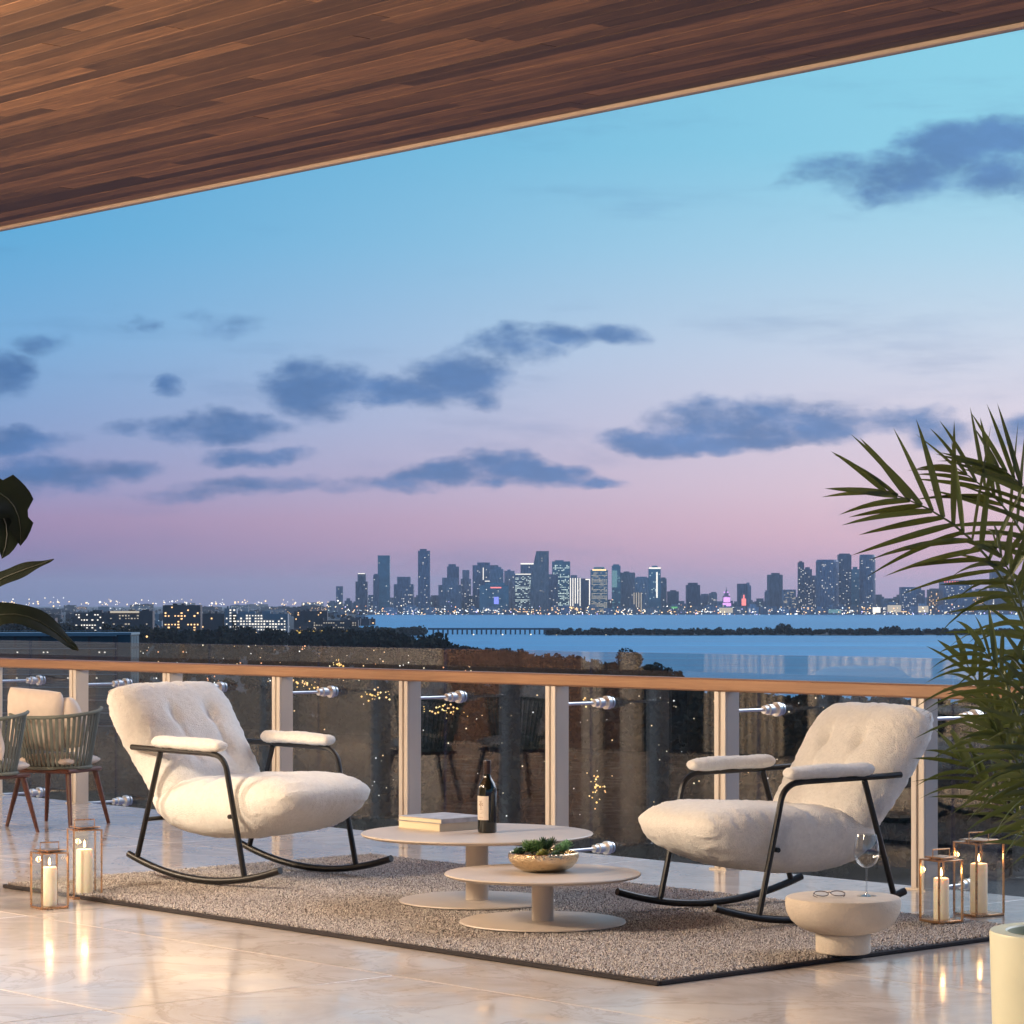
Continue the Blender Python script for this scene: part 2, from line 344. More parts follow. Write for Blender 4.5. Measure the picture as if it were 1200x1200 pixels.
# ------------------------------------------------------------------ terrace floor
FT = 9.60                                                          # t of the slab edge
def build_floor():
    fl = MB().box(-26, 6, -6, FT, -.45, -.004).build('floor', 'grout', smooth=False); fl.rotation_euler = (0, 0, BR); tag(fl, kind='structure')
    cache = {}
    ts = [5.93+1.2*k for k in range(-7, 3)]+[FT]
    for i in range(len(ts)-1):
        t0, t1 = ts[i], ts[i+1]
        if i == len(ts)-2: pass
        s = -24.0-(i % 2)*0
        while s < 1.2:
            w = t1-t0-.005; key = round(w, 3)
            if key not in cache: cache[key] = MB().box(0, 2.395, 0, w, -.02, 0.0, .002).mesh('tile', 'marble', True)
            obj('tile', cache[key], fl, (s, t0, 0)); s += 2.4
    return fl
build_floor()

# ------------------------------------------------------------------ wooden ceiling
CZ = 3.88
def build_ceiling():
    c = MB().box(-26, 6, -6, FT-.02, CZ+.012, CZ+.35).build('ceiling', 'plank_wood', smooth=False); c.rotation_euler = (0, 0, BR); tag(c, kind='structure')
    W = .105; rows = 46; cache = {}
    for r in range(rows):
        t1 = FT-.033-r*(W+.0018); t0 = t1-W
        s = -18.4-random.random()*2
        while s < -4.2:
            ln = random.choice((1.2, 1.6, 2.0, 2.5, 3.1, 3.6))
            if ln not in cache: cache[ln] = MB().box(0, ln-.0015, 0, W, 0, .016, .0012).mesh('plank', 'plank_wood', True)
            p = obj('plank', cache[ln], c, (s, t0, CZ-.002+random.uniform(-.001, .001))); s += ln
    MB().box(-26, 6, FT-.03, FT+.012, CZ-.022, CZ+.36, .004).build('edge_trim', 'trim', c)
    MB().box(-26, 6, FT+.0125, FT+.06, CZ-.012, CZ+.36, .003).build('drip_edge', 'trim_dark', c)
build_ceiling()

# ------------------------------------------------------------------ the house front behind the terrace (it shows as a reflection in the railing glass)
FC = 3.2
def build_front():
    w = MB().box(-30, -19.5, FC-.3, FC, 0, CZ).box(-13.2+0.0, -12.9, FC-.3, FC, 0, CZ).box(-30, -5.9, FC-.3, FC, 2.75, CZ)
    w.box(-30, -5.9, -2.6, -2.4, 0, CZ).box(-6.1, -5.9, -2.4, FC-.3, 0, CZ)
    o = w.build('house_wall', 'wall_paint', smooth=False); o.rotation_euler = (0, 0, BR)
    tag(o, 'beige house wall behind the terrace, wood clad on one stretch', 'wall')
    # wood clad stretch with piers
    for s0, s1 in ((-19.5, -18.6), (-18.6, -17.42), (-17.18, -16.92)):
        b = MB(); n = max(1, round((s1-s0)/.3)); d = (s1-s0)/n
        for k in range(n): MB().box(s0+k*d, s0+(k+1)*d-.006, FC-.06, FC+.02, 0, 2.74, .003).build('wall_board', 'wall_wood', o)
    for s0, s1 in ((-17.42, -17.18), (-16.92, -16.74), (-24, -23.7), (-21.6, -21.3), (-19.6, -19.4)):
        MB().box(s0, s1, FC-.1, FC+.07, 0, 2.74, .004).build('pier', 'wall_paint', o)
    for s0, s1 in ((-16.74, -16.2), (-12.85, -11.6)):
        MB().box(s0, s1, FC-.05, FC-.03, 0, 2.74).build('glass_door', 'door_glass', o)
    for s0, s1 in ((-16.15, -15.25), (-14.95, -13.65), (-13.5, -12.6)):
        n = 60; P = [[(s0+(s1-s0)*k/n, FC-.22+.03*math.sin(k*1.1)+.012*math.sin(k*2.7), z) for k in range(n+1)] for z in (.01, 1.4, 2.74)]
        MB().grid(P).build('curtain', 'curtain', o)
build_front()
def pendant(s, t, z, r, strength, label):
    """globe lamp whose milky shade is the light source"""
    p = thing('pendant_lamp', label, 'lamp', st(s, t, 0), 0, 'globe lamps of the living room')
    MB().tube([(0, 0, z+r+.04), (0, 0, CZ-.031)], .006).build('cord', 'lamp_metal', p)
    MB().lathe([(.0, CZ-.002), (.06, CZ-.002), (.06, CZ-.03), (.0, CZ-.03)], 20).build('ceiling_rose', 'lamp_metal', p)
    MB().lathe([(.03, z+r+.04), (.05, z+r+.02), (.05, z+r-.02), (.03, z+r-.02)], 20).build('cap', 'lamp_metal', p)
    MB().lathe([(r*math.sin(a), z-r*math.cos(a)) for a in [PI*k/16 for k in range(17)]], 24).build('globe_shade', lamp_mat(strength), p)
def lamp_mat(strength):
    m, nt, b = new_mat('milk_glass_lamp'); setp(b, Base_Color=(.8, .75, .65), Emission_Color=(1, .79, .57), Emission_Strength=strength); return m
pendant(-12.4, 4.0, 2.5, .30, LAMP[0], 'round glowing globe lamp hanging beside the curtained house front')
pendant(-9.2, 3.3, 2.5, .30, LAMP[1], 'round glowing globe lamp hanging in the open living room doorway')
pendant(-18.6, 4.6, 2.5, .30, LAMP[3], 'unseen globe lamp added to brighten the wood clad house front')  # out of view, added so the house front reflects brighter in the glass
pendant(-5.6, 2.0, 2.5, .30, LAMP[2], 'round glowing globe lamp hanging past the end of the house wall')

# ------------------------------------------------------------------ railing
POSTS = [-20.2, -19.1, -18.0, -16.95, -15.9, -14.835, -13.77, -12.64, -11.463, -10.258, -9.037, -7.80, -6.56, -5.32, -4.08, -2.84]
GT = 9.90
def build_railing():
    r = thing('railing', 'terrace railing of glass panes on pale posts under a wooden handrail', 'railing', (0, 0, 0), BR)
    MB().box(-21, -2, 9.455, 9.545, .873, .936, .008).build('handrail', 'rail_wood', r)
    b = MB().box(0, .03, 0, .012, 0, .872, .002).box(.046, .076, 0, .012, 0, .872, .002).box(.028, .048, .012, .03, 0, .872)
    b.box(.066, .0755, .0125, .10, 0, .8715, .001).box(.0, .0655, .031, .1, 0, .871)
    b.box(-.02, .095, -.015, .1, 0, .008)
    post = b.mesh('post', 'post_metal')
    def soff(z):
        m = MB(); y = GT-9.47
        m.tube([(.04, .1005, z), (.04, .108, z)], .020, 18); m.tube([(.04, .1082, z), (.04, y-.115, z)], .0085, 12)
        m.tube([(.04, y-.1145, z), (.04, y-.03, z)], .021, 16); m.tube([(.04, y-.085, z), (.04, y-.06, z)], .027, 16); m.tube([(.04, y-.0295, z), (.04, y-.007, z)], .036, 20)
        m.tube([(.04, y+.007, z), (.04, y+.018, z)], .03, 18)
        return m.mesh('glass_clamp', 'chrome')
    up, lo = soff(.775), soff(.0)
    for s in POSTS:
        p = obj('post', post, r, (s, 9.47, 0)); obj('glass_clamp', up, p); obj('glass_clamp', lo, p)
    for a, c in zip(POSTS[:-1], POSTS[1:]):
        MB().box(a-.1+.006, c-.1-.006, GT-.006, GT+.006, -.9, 1.045).build('glass_pane', 'rail_glass', r, smooth=False)
build_railing()

# ------------------------------------------------------------------ rug
def build_rug():
    s0, s1, t0, t1 = -10.62, -6.40, 6.43, 8.58
    r = thing('rug', 'greyish beige shag rug with a dark bound edge under the chairs', 'rug', (0, 0, 0), BR)
    MB().box(s0, s1, t0, t1, 0.001, .016, .003).build('backing', 'rug_pile', r)
    e = .008
    b = MB().box(s0-.004, s1+.004, t0-.006, t0+e, 0.0005, .0175, .003).box(s0-.004, s1+.004, t1-e, t1+.006, 0.0005, .0175, .003)
    b.box(s0-.006, s0+e, t0+e+.001, t1-e-.001, .0005, .017, .003).box(s1-e, s1+.006, t0+e+.001, t1-e-.001, .0005, .017, .003)
    b.build('bound_edge', 'rug_edge', r)
    # pile: curled tufts
    n = 260000
    px = np.random.uniform(s0+e, s1-e, n); py = np.random.uniform(t0+e, t1-e, n)
    ang = np.random.uniform(0, 2*PI, n); le = np.random.uniform(.008, .018, n); wd = np.random.uniform(.0015, .0030, n); h = np.random.uniform(.005, .013, n)
    dx, dy = np.cos(ang), np.sin(ang); ox, oy = -dy*wd, dx*wd
    z0 = .015
    V = np.empty((n, 6, 3))
    for i, (f, hz, w) in enumerate(((0, 0, 1), (.5, 1, 1), (1, .55, .7))):
        for j, sg in enumerate((-1, 1)):
            V[:, i*2+j, 0] = px+dx*le*f+ox*sg*w; V[:, i*2+j, 1] = py+dy*le*f+oy*sg*w; V[:, i*2+j, 2] = z0+h*hz
    idx = np.arange(n)[:, None]*6
    Fq = np.concatenate([idx+np.array([[0, 2, 3, 1]]), idx+np.array([[2, 4, 5, 3]])]).reshape(-1, 4)
    me = bpy.data.meshes.new('pile'); me.vertices.add(n*6); me.vertices.foreach_set('co', V.reshape(-1))
    nf = len(Fq); me.loops.add(nf*4); me.polygons.add(nf); me.loops.foreach_set('vertex_index', Fq.reshape(-1).astype(np.int32))
    me.polygons.foreach_set('loop_start', np.arange(0, nf*4, 4, dtype=np.int32)); me.update(calc_edges=True); me.validate()
    me.materials.append(MATS['rug_tuft']); o = obj('pile', me, r); tag(o, kind='stuff')
def tuft_mat():
    m, nt, b = new_mat('rug_tuft'); N = nt.nodes.new; L = nt.links.new
    g = N('ShaderNodeNewGeometry'); rp = N('ShaderNodeValToRGB'); L(g.outputs['Random Per Island'], rp.inputs[0]); e = rp.color_ramp.elements
    e[0].color = (.18, .15, .135, 1); e[1].color = (.66, .60, .55, 1); k = e.new(.35); k.color = (.42, .37, .345, 1); k = e.new(.12); k.color = (.20, .17, .165, 1); k = e.new(.75); k.color = (.58, .53, .50, 1)
    L(rp.outputs[0], b.inputs['Base Color']); setp(b, Roughness=.9, Specular_IOR_Level=.1, Sheen_Weight=.2); MATS['rug_tuft'] = m
tuft_mat()
build_rug()
RZ = .027                                                           # top of the pile: what stands on the rug

# ------------------------------------------------------------------ rocking chairs
def fbm(p, o=4): return mnoise.fractal(p, 1.0, 2.0, o)
def pillow(name, spine, W, T, nu=90, nv=72, pu=2.6, pv=3.2, tuft=(), wr=.006, seed=0, m='boucle', parent=None, widen=None, bias=.5, groove=(), rc=.10, re=.0):
    """cushion on a curved spine: spine(u)->(point, normal), u in 0..1; lateral axis is y"""
    P = [[], []]; b = MB()
    us = [.5-.5*math.cos(PI*(i/nu)) for i in range(nu+1)]
    vs = [-math.cos(PI*(j/nv)) for j in range(nv+1)]
    for side in (1, -1):
        rows = []
        for u in us:
            p, n = spine(u); row = []; cu = 2*u-1
            for v in vs:
                # rounded-rectangle plan: the length shrinks at the corners and the width at the ends
                wu = W*.5*(1-rc*abs(cu)**5)*(widen(u) if widen else 1)
                th = ((1-abs(cu)**pu)*(1-abs(v)**pv)); th = max(th, 0)**.5
                y = v*wu
                pb, _ = spine(.5+(u-.5)*(1-re*abs(v)**5)); p_ = pb
                d = T*th*(bias if side > 0 else 1-bias)*2*.5
                q = Vector((p_[0], y, p_[1]))
                nn = Vector((n[0], 0, n[1]))
                if side > 0:
                    for (tu, tv, rad, dep) in tuft:
                        rr = ((u-tu)/rad[0])**2+((v-tv)/rad[1])**2; d -= dep*math.exp(-rr*2.2)
                    for (gu, gw, gd) in groove: d -= gd*math.exp(-((u-gu)/gw)**2)*(1-abs(v)**4)
                w = q+nn*(d*side)
                k = 1-abs(v)**8
                # lumps and pulled folds near the seams
                lum = fbm(w*7+Vector((seed, 0, side*3)))*.006*th
                edge = max(0, 1-th*1.15)
                fold = fbm(Vector((w.x*26, w.z*26, v*2.0+seed)), 3)*wr*(edge**.5)*(1 if th > .02 else 0) if abs(v) > .5 else fbm(Vector((y*26, u*3, seed)), 3)*wr*(edge**.5)*(1 if th > .02 else 0)
                fine = mnoise.noise(w*85+Vector((seed, 5, 0)))*.0028*min(1, th*4)
                w += nn*side*(lum+fold+fine)
                row.append(w)
            rows.append(row)
        if side < 0: rows = [r[::-1] for r in rows]
        b.grid(rows)
    me = b.mesh(name, m, True, 180)
    import bmesh
    bm = bmesh.new(); bm.from_mesh(me); bmesh.ops.remove_doubles(bm, verts=bm.verts, dist=.0004); bmesh.ops.recalc_face_normals(bm, faces=bm.faces); bm.to_mesh(me); bm.free()
    me.polygons.foreach_set('use_smooth', [True]*len(me.polygons))
    return obj(name, me, parent)
def bez(pts):
    pts = [Vector(p) for p in pts]
    def f(u):
        q = list(pts)
        while len(q) > 1: q = [q[i].lerp(q[i+1], u) for i in range(len(q)-1)]
        return q[0]
    def g(u):
        p = f(u); t = (f(min(1, u+.01))-f(max(0, u-.01))).normalized()
        return (p.x, p.y), (-t.y, t.x)
    return g
def make_rocker(label):
    c = thing('rocking_chair', label, 'rocking chair')
    W = .70; Rk = 1.45; x0 = .10
    zr = lambda x: (x-x0)**2/(2*Rk)+.0145
    for sg, y in ((-1, -W/2), (1, W/2)):
        MB().tube([(x, y, zr(x)) for x in [-.40+k*(.96/24) for k in range(25)]], .0155, 12).build('rocker', 'black_metal', c)
        # rear leg, arm bar bending into the front leg
        MB().tube([(-.345, y, zr(-.345)), (-.19, y, .565)], .0125, 10).build('rear_leg', 'black_metal', c)
        pts = [(-.38, y, .582)]+[(-.38+k*.1, y, .581-.002*k) for k in range(1, 6)]
        arc = [(.235-.09+.09*math.sin(a), y, .568-.085+.085*math.cos(a)) for a in [R(78)*k/7 for k in range(8)]]
        pts += arc[:]+[(.345, y, zr(.345))]
        MB().tube(pts, .0128, 10).build('arm_frame', 'black_metal', c)
        pd = pillow('arm_pad', bez([(-.235, .610), (.0, .611), (.20, .604)]), .092, .056, 40, 20, 14, 2.6, wr=.001, seed=sg, parent=c, rc=.2, re=.06)
        pd.location.y = y*.97
    fr = MB()
    for (x, z) in ((-.285, .262), (.245, .30)): MB().tube([(x, -W/2, z), (x, W/2, z)], .010, 8).build('cross_bar', 'black_metal', c)
    for y in (-.2, .2):
        MB().tube([(-.285, y, .262), (.0, y, .235), (.245, y, .30)], .008, 8).build('seat_rail', 'black_metal', c)
    MB().tube([(-.30, -.22, .27), (-.55, -.23, .80)], .008, 8).build('back_rail', 'black_metal', c); MB().tube([(-.30, .22, .27), (-.55, .23, .80)], .008, 8).build('back_rail', 'black_metal', c)
    pillow('seat_cushion', bez([(-.36, .345), (-.1, .315), (.24, .33), (.54, .405)]), .64, .285, 110, 90, 2.3, 5.0, wr=.010, seed=4, parent=c, bias=.46, rc=.16, re=.07,
           groove=((.44, .035, .022),))
    pillow('back_cushion', bez([(-.16, .30), (-.33, .46), (-.46, .66), (-.585, .845)][::-1]), .69, .235, 110, 96, 4.0, 5.0, wr=.014, seed=9, parent=c, bias=.56, rc=.12, re=.05,
           tuft=((.34, -.33, (.12, .16), .026), (.34, .33, (.12, .16), .026), (.64, -.33, (.12, .16), .022), (.64, .33, (.12, .16), .022), (.49, -.33, (.3, .06), .008), (.49, .33, (.3, .06), .008)), widen=lambda u: 1.03-.15*u)
    return c
def place_rocker(c, foot, side, head, sc=1.0):
    """foot: world point of the front foot on the near side (side = its local y sign)"""
    c.rotation_euler = (0, 0, head); c.scale = (sc,)*3
    M = Matrix.Rotation(head, 3, 'Z'); off = M @ Vector((.345*sc, side*.35*sc, 0))
    c.location = Vector((foot.x-off.x, foot.y-off.y, RZ))
ch1 = make_rocker('cream boucle rocking chair beside the two lit lanterns and dining chairs')
place_rocker(ch1, at(287, 1040, RZ), -1, -R(40), 1.04)
ch2 = copy_tree(ch1); ch2['label'] = 'cream boucle rocking chair behind the pedestal stool, next to the palm'
place_rocker(ch2, at(889, 1086, RZ), 1, PI+R(31), .99)
for c in (ch1, ch2): c['group'] = 'rocking chairs on the rug'

# ------------------------------------------------------------------ tables
def table(px, py, r, h, rb, rp, label):
    c = at(px, py, RZ); t = thing('coffee_table', label, 'coffee table', (c.x, c.y, RZ), 0, 'round coffee tables')
    MB().lathe([(0, h-.016), (r-.02, h-.016), (r-.006, h-.012), (r, h-.005), (r-.003, h-.001), (r-.012, h), (0, h)], 96).build('table_top', 'lacquer', t)
    MB().lathe([(rp, .008), (rp, h-.0165)], 40).build('pedestal', 'lacquer', t)
    MB().lathe([(0, 0), (rb-.004, 0), (rb, .003), (rb-.002, .007), (rb-.012, .0095), (0, .0095)], 80).build('base', 'lacquer', t)
    return t
h1, h2 = .295, .20
table(559, 1056, .498, h1, .335, .049, 'larger and taller round coffee table holding the wine bottle and books')
table(636, 1081, .394, h2, .334, .044, 'smaller and lower round coffee table holding the bowl of succulents')
Z1, Z2 = RZ+h1, RZ+h2

def bottle():
    p = at(571, 975.5, Z1); b = thing('wine_bottle', 'dark wine bottle with cream label on the larger coffee table', 'bottle', (p.x, p.y, Z1), R(-16))
    MB().lathe([(0, .006), (.02, .003), (.036, 0), (.0405, .004), (.041, .012), (.041, .17), (.0395, .19), (.034, .21), (.022, .228), (.0165, .24), (.0150, .255), (.0150, .262)], 48).build('body', 'bottle_glass', b)
    MB().lathe([(.0154, .245), (.0154, .292), (.0165, .2925), (.0168, .306), (.0155, .309), (0, .309)], 32).build('foil', 'foil', b)
    def patch(a0, a1, z0, z1, r, nm, m, par): 
        P = [[(r*math.cos(a0+(a1-a0)*k/20), r*math.sin(a0+(a1-a0)*k/20), z) for k in range(21)] for z in (z0, z1)]; return MB().grid(P).build(nm, m, par)
    lb = patch(R(-166), R(-66), .056, .158, .0414, 'label_sheet', 'paper', b)
    # the drawing: a spreading tree, with lines of small print under it
    mk = MB(); rr = .0417
    def dab(ca, cz, w, h, n=12): mk.add([(rr*math.cos(ca+w*math.cos(2*PI*k/n)/rr), rr*math.sin(ca+w*math.cos(2*PI*k/n)/rr), cz+h*math.sin(2*PI*k/n)) for k in range(n)], [tuple(range(n))])
    random.seed(3); c0 = R(-114)
    for k in range(16):
        a = random.uniform(0, 2*PI); q = random.random()**.5; dab(c0+q*.012*math.cos(a)/rr, .128+q*.012*math.sin(a), random.uniform(.0016, .003), random.uniform(.0014, .0026))
    dab(c0, .110, .0016, .010); dab(c0, .100, .009, .0009)
    for z, w in ((.090, .013), (.0845, .008), (.068, .011), (.0645, .009)): dab(c0, z, w, .0009)
    mk.build('label_print', 'ink', lb)
bottle()
def books():
    c = at(516, 975, Z1); s, t = st_inv(c.x, c.y)
    for (z, th, l, w, o, cov, lb) in ((0, .034, .29, .275, 0, 'cover_cream', 'thick cream book under the grey magazine on the larger coffee table'), (.0345, .02, .285, .27, .006, 'cover_grey', 'thin grey covered magazine lying on the cream book')):
        r = thing('book', lb, 'book', st(s+o-.004, t+o*.6, Z1+z), BR+R(-1+o*300), 'books on the coffee table')
        MB().box(-l+.004, -.005, .004, w-.005, .0025, th-.0025).build('pages', 'page', r, smooth=False)
        MB().box(-l, 0, 0, w, 0, .002).box(-l, 0, 0, w, th-.002, th).box(-.0025, 0, 0, w, .002, th-.002).build('cover', cov, r, smooth=False)
books()
def bowl():
    p = at(637, 1021, Z2); b = thing('planter_bowl', 'hammered gold bowl of succulents on the smaller coffee table', 'bowl', (p.x, p.y, Z2), 0)
    MB().lathe([(0, .002), (.07, 0), (.085, .003), (.115, .018), (.136, .04), (.143, .058), (.141, .074), (.136, .078), (.133, .074), (.135, .058), (.128, .04), (0, .035)], 72).build('body', 'hammered', b)
    MB().lathe([(.0, .068), (.06, .066), (.134, .060), (.134, .0595), (0, .0595)], 40).build('soil', 'soil', b)
    random.seed(11)
    def rosette(x, y, r, h, n, m, lb, spiky):
        o = thing('succulent', lb, 'succulent', (p.x+x, p.y+y, Z2+.064), random.random()*6, 'succulents in the gold bowl')
        g = MB()
        heads = [(0, 0, h*.55, r)] if not spiky else [(random.uniform(-.5, .5)*r, random.uniform(-.5, .5)*r, h*random.uniform(.25, .75), r*random.uniform(.5, .75)) for _ in range(7)]
        for (hx, hy, hz, hr) in heads:
            nl = max(14, n//(3 if spiky else 1))
            for k in range(nl):
                f = k/nl; a = k*2.39996+random.uniform(-.2, .2); el = R(-8+92*f) if spiky else R(5+75*f); ln = hr*(1-.25*f)*random.uniform(.85, 1.1); wd = ln*(.11 if spiky else .3)
                base = Vector((hx, hy, hz)); d = Vector((math.cos(a)*math.cos(el), math.sin(a)*math.cos(el), math.sin(el))); sd = Vector((-math.sin(a), math.cos(a), 0)); up = sd.cross(d)*-1
                pts = []
                for q, w, cu in ((0, .6, 0), (.35, .9, .02), (.7, 1, .05), (.9, .6, .12), (1, .05, .2)):
                    cpt = base+d*ln*q+Vector((0, 0, ln*cu)); ww = wd*w
                    pts.append([cpt-sd*ww, cpt+up*ww*.6, cpt+sd*ww, cpt-up*ww*.6, cpt-sd*ww])
                g.grid(pts)
        g.build('rosette', m, o, True, 60); MB().tube([(0, 0, -.012), (0, 0, h*.8)], .004, 6).build('stem', 'palm_stem', o)
    rosette(-.045, -.03, .052, .075, 80, 'succ_green', 'tall green succulent with pointed leaves in the gold bowl', True)
    rosette(.015, .02, .048, .07, 80, 'succ_dark', 'dark green succulent standing in the middle of the gold bowl', True)
    rosette(.078, -.01, .046, .05, 90, 'succ_mint', 'bright mint green succulent near the edge of the gold bowl', True)
    rosette(-.1, -.02, .034, .012, 26, 'succ_dark', 'flat dark rosette succulent at the edge of the gold bowl', False)
    rosette(-.005, -.085, .03, .012, 24, 'succ_lime', 'small yellow green rosette succulent by the bowl rim', False)
    rosette(.05, -.09, .026, .01, 22, 'succ_dark', 'small dark rosette succulent beside the yellow green one', False)
    rosette(-.02, .08, .04, .02, 26, 'succ_green', 'low green rosette succulent behind the tall ones in the bowl', False)
bowl()

# ------------------------------------------------------------------ pedestal stool with spectacles and wine glass
def stool():
    c = at(988, 1116, RZ); h = .205
    o = thing('pedestal_stool', 'pale bowl shaped pedestal stool carrying spectacles and a wine glass', 'stool', (c.x, c.y, RZ), 0)
    MB().lathe([(.098, .072), (.102, .074), (.13, .08), (.165, .096), (.19, .118), (.205, .145), (.2105, .17), (.2105, .195), (.207, h-.003), (.2, h), (0, h)], 80).build('bowl_top', 'plaster', o)
    MB().lathe([(0, 0), (.097, 0), (.1, .004), (.1, .066), (.097, .0715), (0, .0715)], 64).build('foot', 'plaster', o)
    zt = RZ+h
    g = thing('spectacles', 'brown rimmed spectacles folded on the pedestal stool', 'spectacles', (c.x-.05, c.y-.05, zt), R(8))
    for sx in (-1, 1):
        MB().tube([(sx*.031+.026*math.cos(a), .0+.004*math.sin(a), .024+.022*math.sin(a)) for a in [2*PI*k/24 for k in range(25)]], .0017, 6).build('rim', 'glasses_frame', g)
        MB().add([(sx*.031+.0245*math.cos(2*PI*k/24), .004*math.sin(2*PI*k/24), .024+.0205*math.sin(2*PI*k/24)) for k in range(24)], [tuple(range(24))]).build('lens', 'clear_glass', g)
        MB().tube([(sx*.058, 0, .028), (sx*.060, .01, .027), (sx*.03, .022+.008*sx, .006), (-sx*.055, .03+.012*sx, .003)], .0015, 6).build('temple', 'glasses_frame', g)
    MB().tube([(-.006, 0, .028), (0, -.002, .031), (.006, 0, .028)], .0016, 6).build('bridge', 'glasses_frame', g)
    # lying flat on the rims
    g.rotation_euler = (R(-62), 0, R(8)); g.location.z = zt+.002
    w = thing('wine_glass', 'empty long stemmed wine glass standing on the pedestal stool', 'wine glass', (c.x+.087, c.y+.01, zt), 0)
    MB().lathe([(0, .0), (.034, .0), (.036, .0012), (.02, .004), (.006, .008), (.0038, .014), (.0034, .06), (.0036, .095), (.006, .104)], 40).build('stem', 'wine_glass', w)
    MB().lathe([(.006, .1035), (.02, .108), (.036, .122), (.0455, .145), (.047, .165), (.043, .195), (.036, .225), (.0352, .2255), (.0422, .195), (.0462, .165), (.0447, .145), (.035, .1232), (.02, .1092), (.004, .105)], 48).build('bowl', 'wine_glass', w)
stool()

# ------------------------------------------------------------------ lanterns with candles
def lantern(px, py, a, h, rot, ch, cr, llab, clab, zf=0.0):
    c = at(px, py, zf)
    o = thing('lantern', llab, 'lantern', (c.x, c.y, zf), rot, 'glass lanterns on the terrace floor')
    k = a/2; tb = .0035
    MB().box(-k-.004, k+.004, -k-.004, k+.004, 0, .010, .002).build('base', 'copper', o)
    for sx in (-1, 1):
        for sy in (-1, 1):
            MB().box(sx*k-tb, sx*k+tb, sy*k-tb, sy*k+tb, .0105, h).build('corner_bar', 'copper', o, smooth=False)
    for i in range(4):
        g = MB().box(-k+tb+.0005, k-tb-.0005, -k-.001, -k+.001, .0105, h-.0005).build('glass_pane', 'clear_glass', o, smooth=False); g.rotation_euler = (0, 0, i*PI/2)
    MB().box(-k-.004, k+.004, -k-.004, k+.004, h+.0005, h+.006, .001).build('roof', 'copper', o)
    rp = MB().box(-k*.8, k*.86, -k*.85, k*.8, h+.012, h+.017, .001).build('roof_plate', 'copper', o); rp.rotation_euler = (0, 0, R(12))
    b = MB()
    for sx in (-1, 1):
        for sy in (-1, 1): b.box(sx*k*.5-.003, sx*k*.5+.003, sy*k*.5-.003, sy*k*.5+.003, h+.006, h+.012)
    b.build('spacer', 'copper', rp, smooth=False); rp.children[0].location = (0, 0, 0)
    MB().tube([(-k*.72, 0, h+.006), (-k*.72, 0, h+.046), (k*.72, 0, h+.046), (k*.72, 0, h+.006)], .0028, 8).build('handle', 'copper', o)
    cd = thing('candle', clab, 'candle', (c.x, c.y, zf+.0105), 0, 'lit candles in the lanterns')
    MB().lathe([(0, 0), (cr-.002, 0), (cr, .003), (cr, ch-.004), (cr-.002, ch-.0005), (cr-.005, ch), (cr*.6, ch-.004), (0, ch-.006)], 36).build('wax_pillar', 'wax', cd)
    MB().tube([(0, 0, ch-.008), (.0006, 0, ch+.006), (.0015, 0, ch+.012)], .0011, 6).build('wick', 'wick', cd)
    MB().lathe([(0, ch+.006), (.0042, ch+.011), (.0055, ch+.017), (.0042, ch+.026), (.002, ch+.035), (0, ch+.042)], 16).build('flame', 'flame', cd)
    l = bpy.data.lights.new('candle_light', 'POINT'); l.energy = .55; l.color = (1, .55, .22); l.shadow_soft_size = .012
    obj('candle_light', l, cd, (0, 0, ch+.024))
lantern(58, 1064, .118, .235, R(33), .165, .032, 'small copper lantern with glass sides in front of the taller one by the rug corner', 'shorter lit candle in the small lantern at the rug corner nearest the dining chairs')
lantern(99, 1052, .124, .30, R(22), .205, .036, 'tall copper lantern with glass sides at the rug corner near the dining chairs', 'taller lit candle in the tall lantern at the rug corner near the dining chairs', .0)
lantern(1103, 1080, .118, .245, R(30), .165, .031, 'small copper lantern standing on the rug corner beside the pedestal stool', 'shorter lit candle in the small lantern beside the pedestal stool', RZ)
lantern(1147, 1072, .145, .30, R(30), .205, .036, 'tall copper lantern on the floor between the palm and the railing post', 'taller lit candle in the lantern between palm and railing post', .0)

# ------------------------------------------------------------------ dining chairs with cushions
def dining_chair(label):
    c = thing('dining_chair', label, 'dining chair', group='rope backed dining chairs')
    # plan: u-shaped shell opening to +x (front); rim rises towards the back (-x)
    def ring(a, k): # a 0..1
        th = R(-125)+a*R(250); x, y = -math.cos(th), math.sin(th)
        lo = Vector((x*.19+.01, y*.20, .345)); hi = Vector((x*.255-.005, y*.268, .672+.03*x))
        return lo.lerp(hi, k)
    n = 32; g = MB()
    for i in range(n+1):
        a = i/n; p0, p1 = ring(a, 0), ring(a, 1); th = R(-125)+a*R(250); nx, ny = -math.cos(th), math.sin(th); tx, ty = -ny, nx
        P = []
        for k in range(6):
            q = p0.lerp(p1, k/5); w = .0085+.0015*k/5; P.append([(q.x+tx*w*c_-nx*.003*abs(c_), q.y+ty*w*c_-ny*.003*abs(c_), q.z) for c_ in (-1, -.5, .5, 1)])
        g.grid(P); g.grid([[(x_-nx*.004, y_-ny*.004, z_) for (x_, y_, z_) in row[::-1]] for row in P])
    g.build('rope_back', 'rope', c)
    MB().tube([ring(i/40, 1) for i in range(41)], .011, 8).build('rim', 'rope', c)
    MB().tube([ring(i/40, 0) for i in range(41)], .010, 8).build('lower_rail', 'rope', c)
    MB().box(-.17, .21, -.19, .19, .315, .34, .008).build('seat_frame', 'leg_wood', c)
    for sx in (-1, 1):
        for sy in (-1, 1):
            MB().tube([(sx*.15+.02, sy*.16, .318), (sx*.215+.02, sy*.215, 0)], [.018, .011], 10).build('leg', 'leg_wood', c)
    pillow('seat_pad', bez([(-.16, .385), (.04, .385), (.23, .38)]), .36, .08, 26, 26, 4, 4, wr=.003, m='canvas', parent=c)
    return c
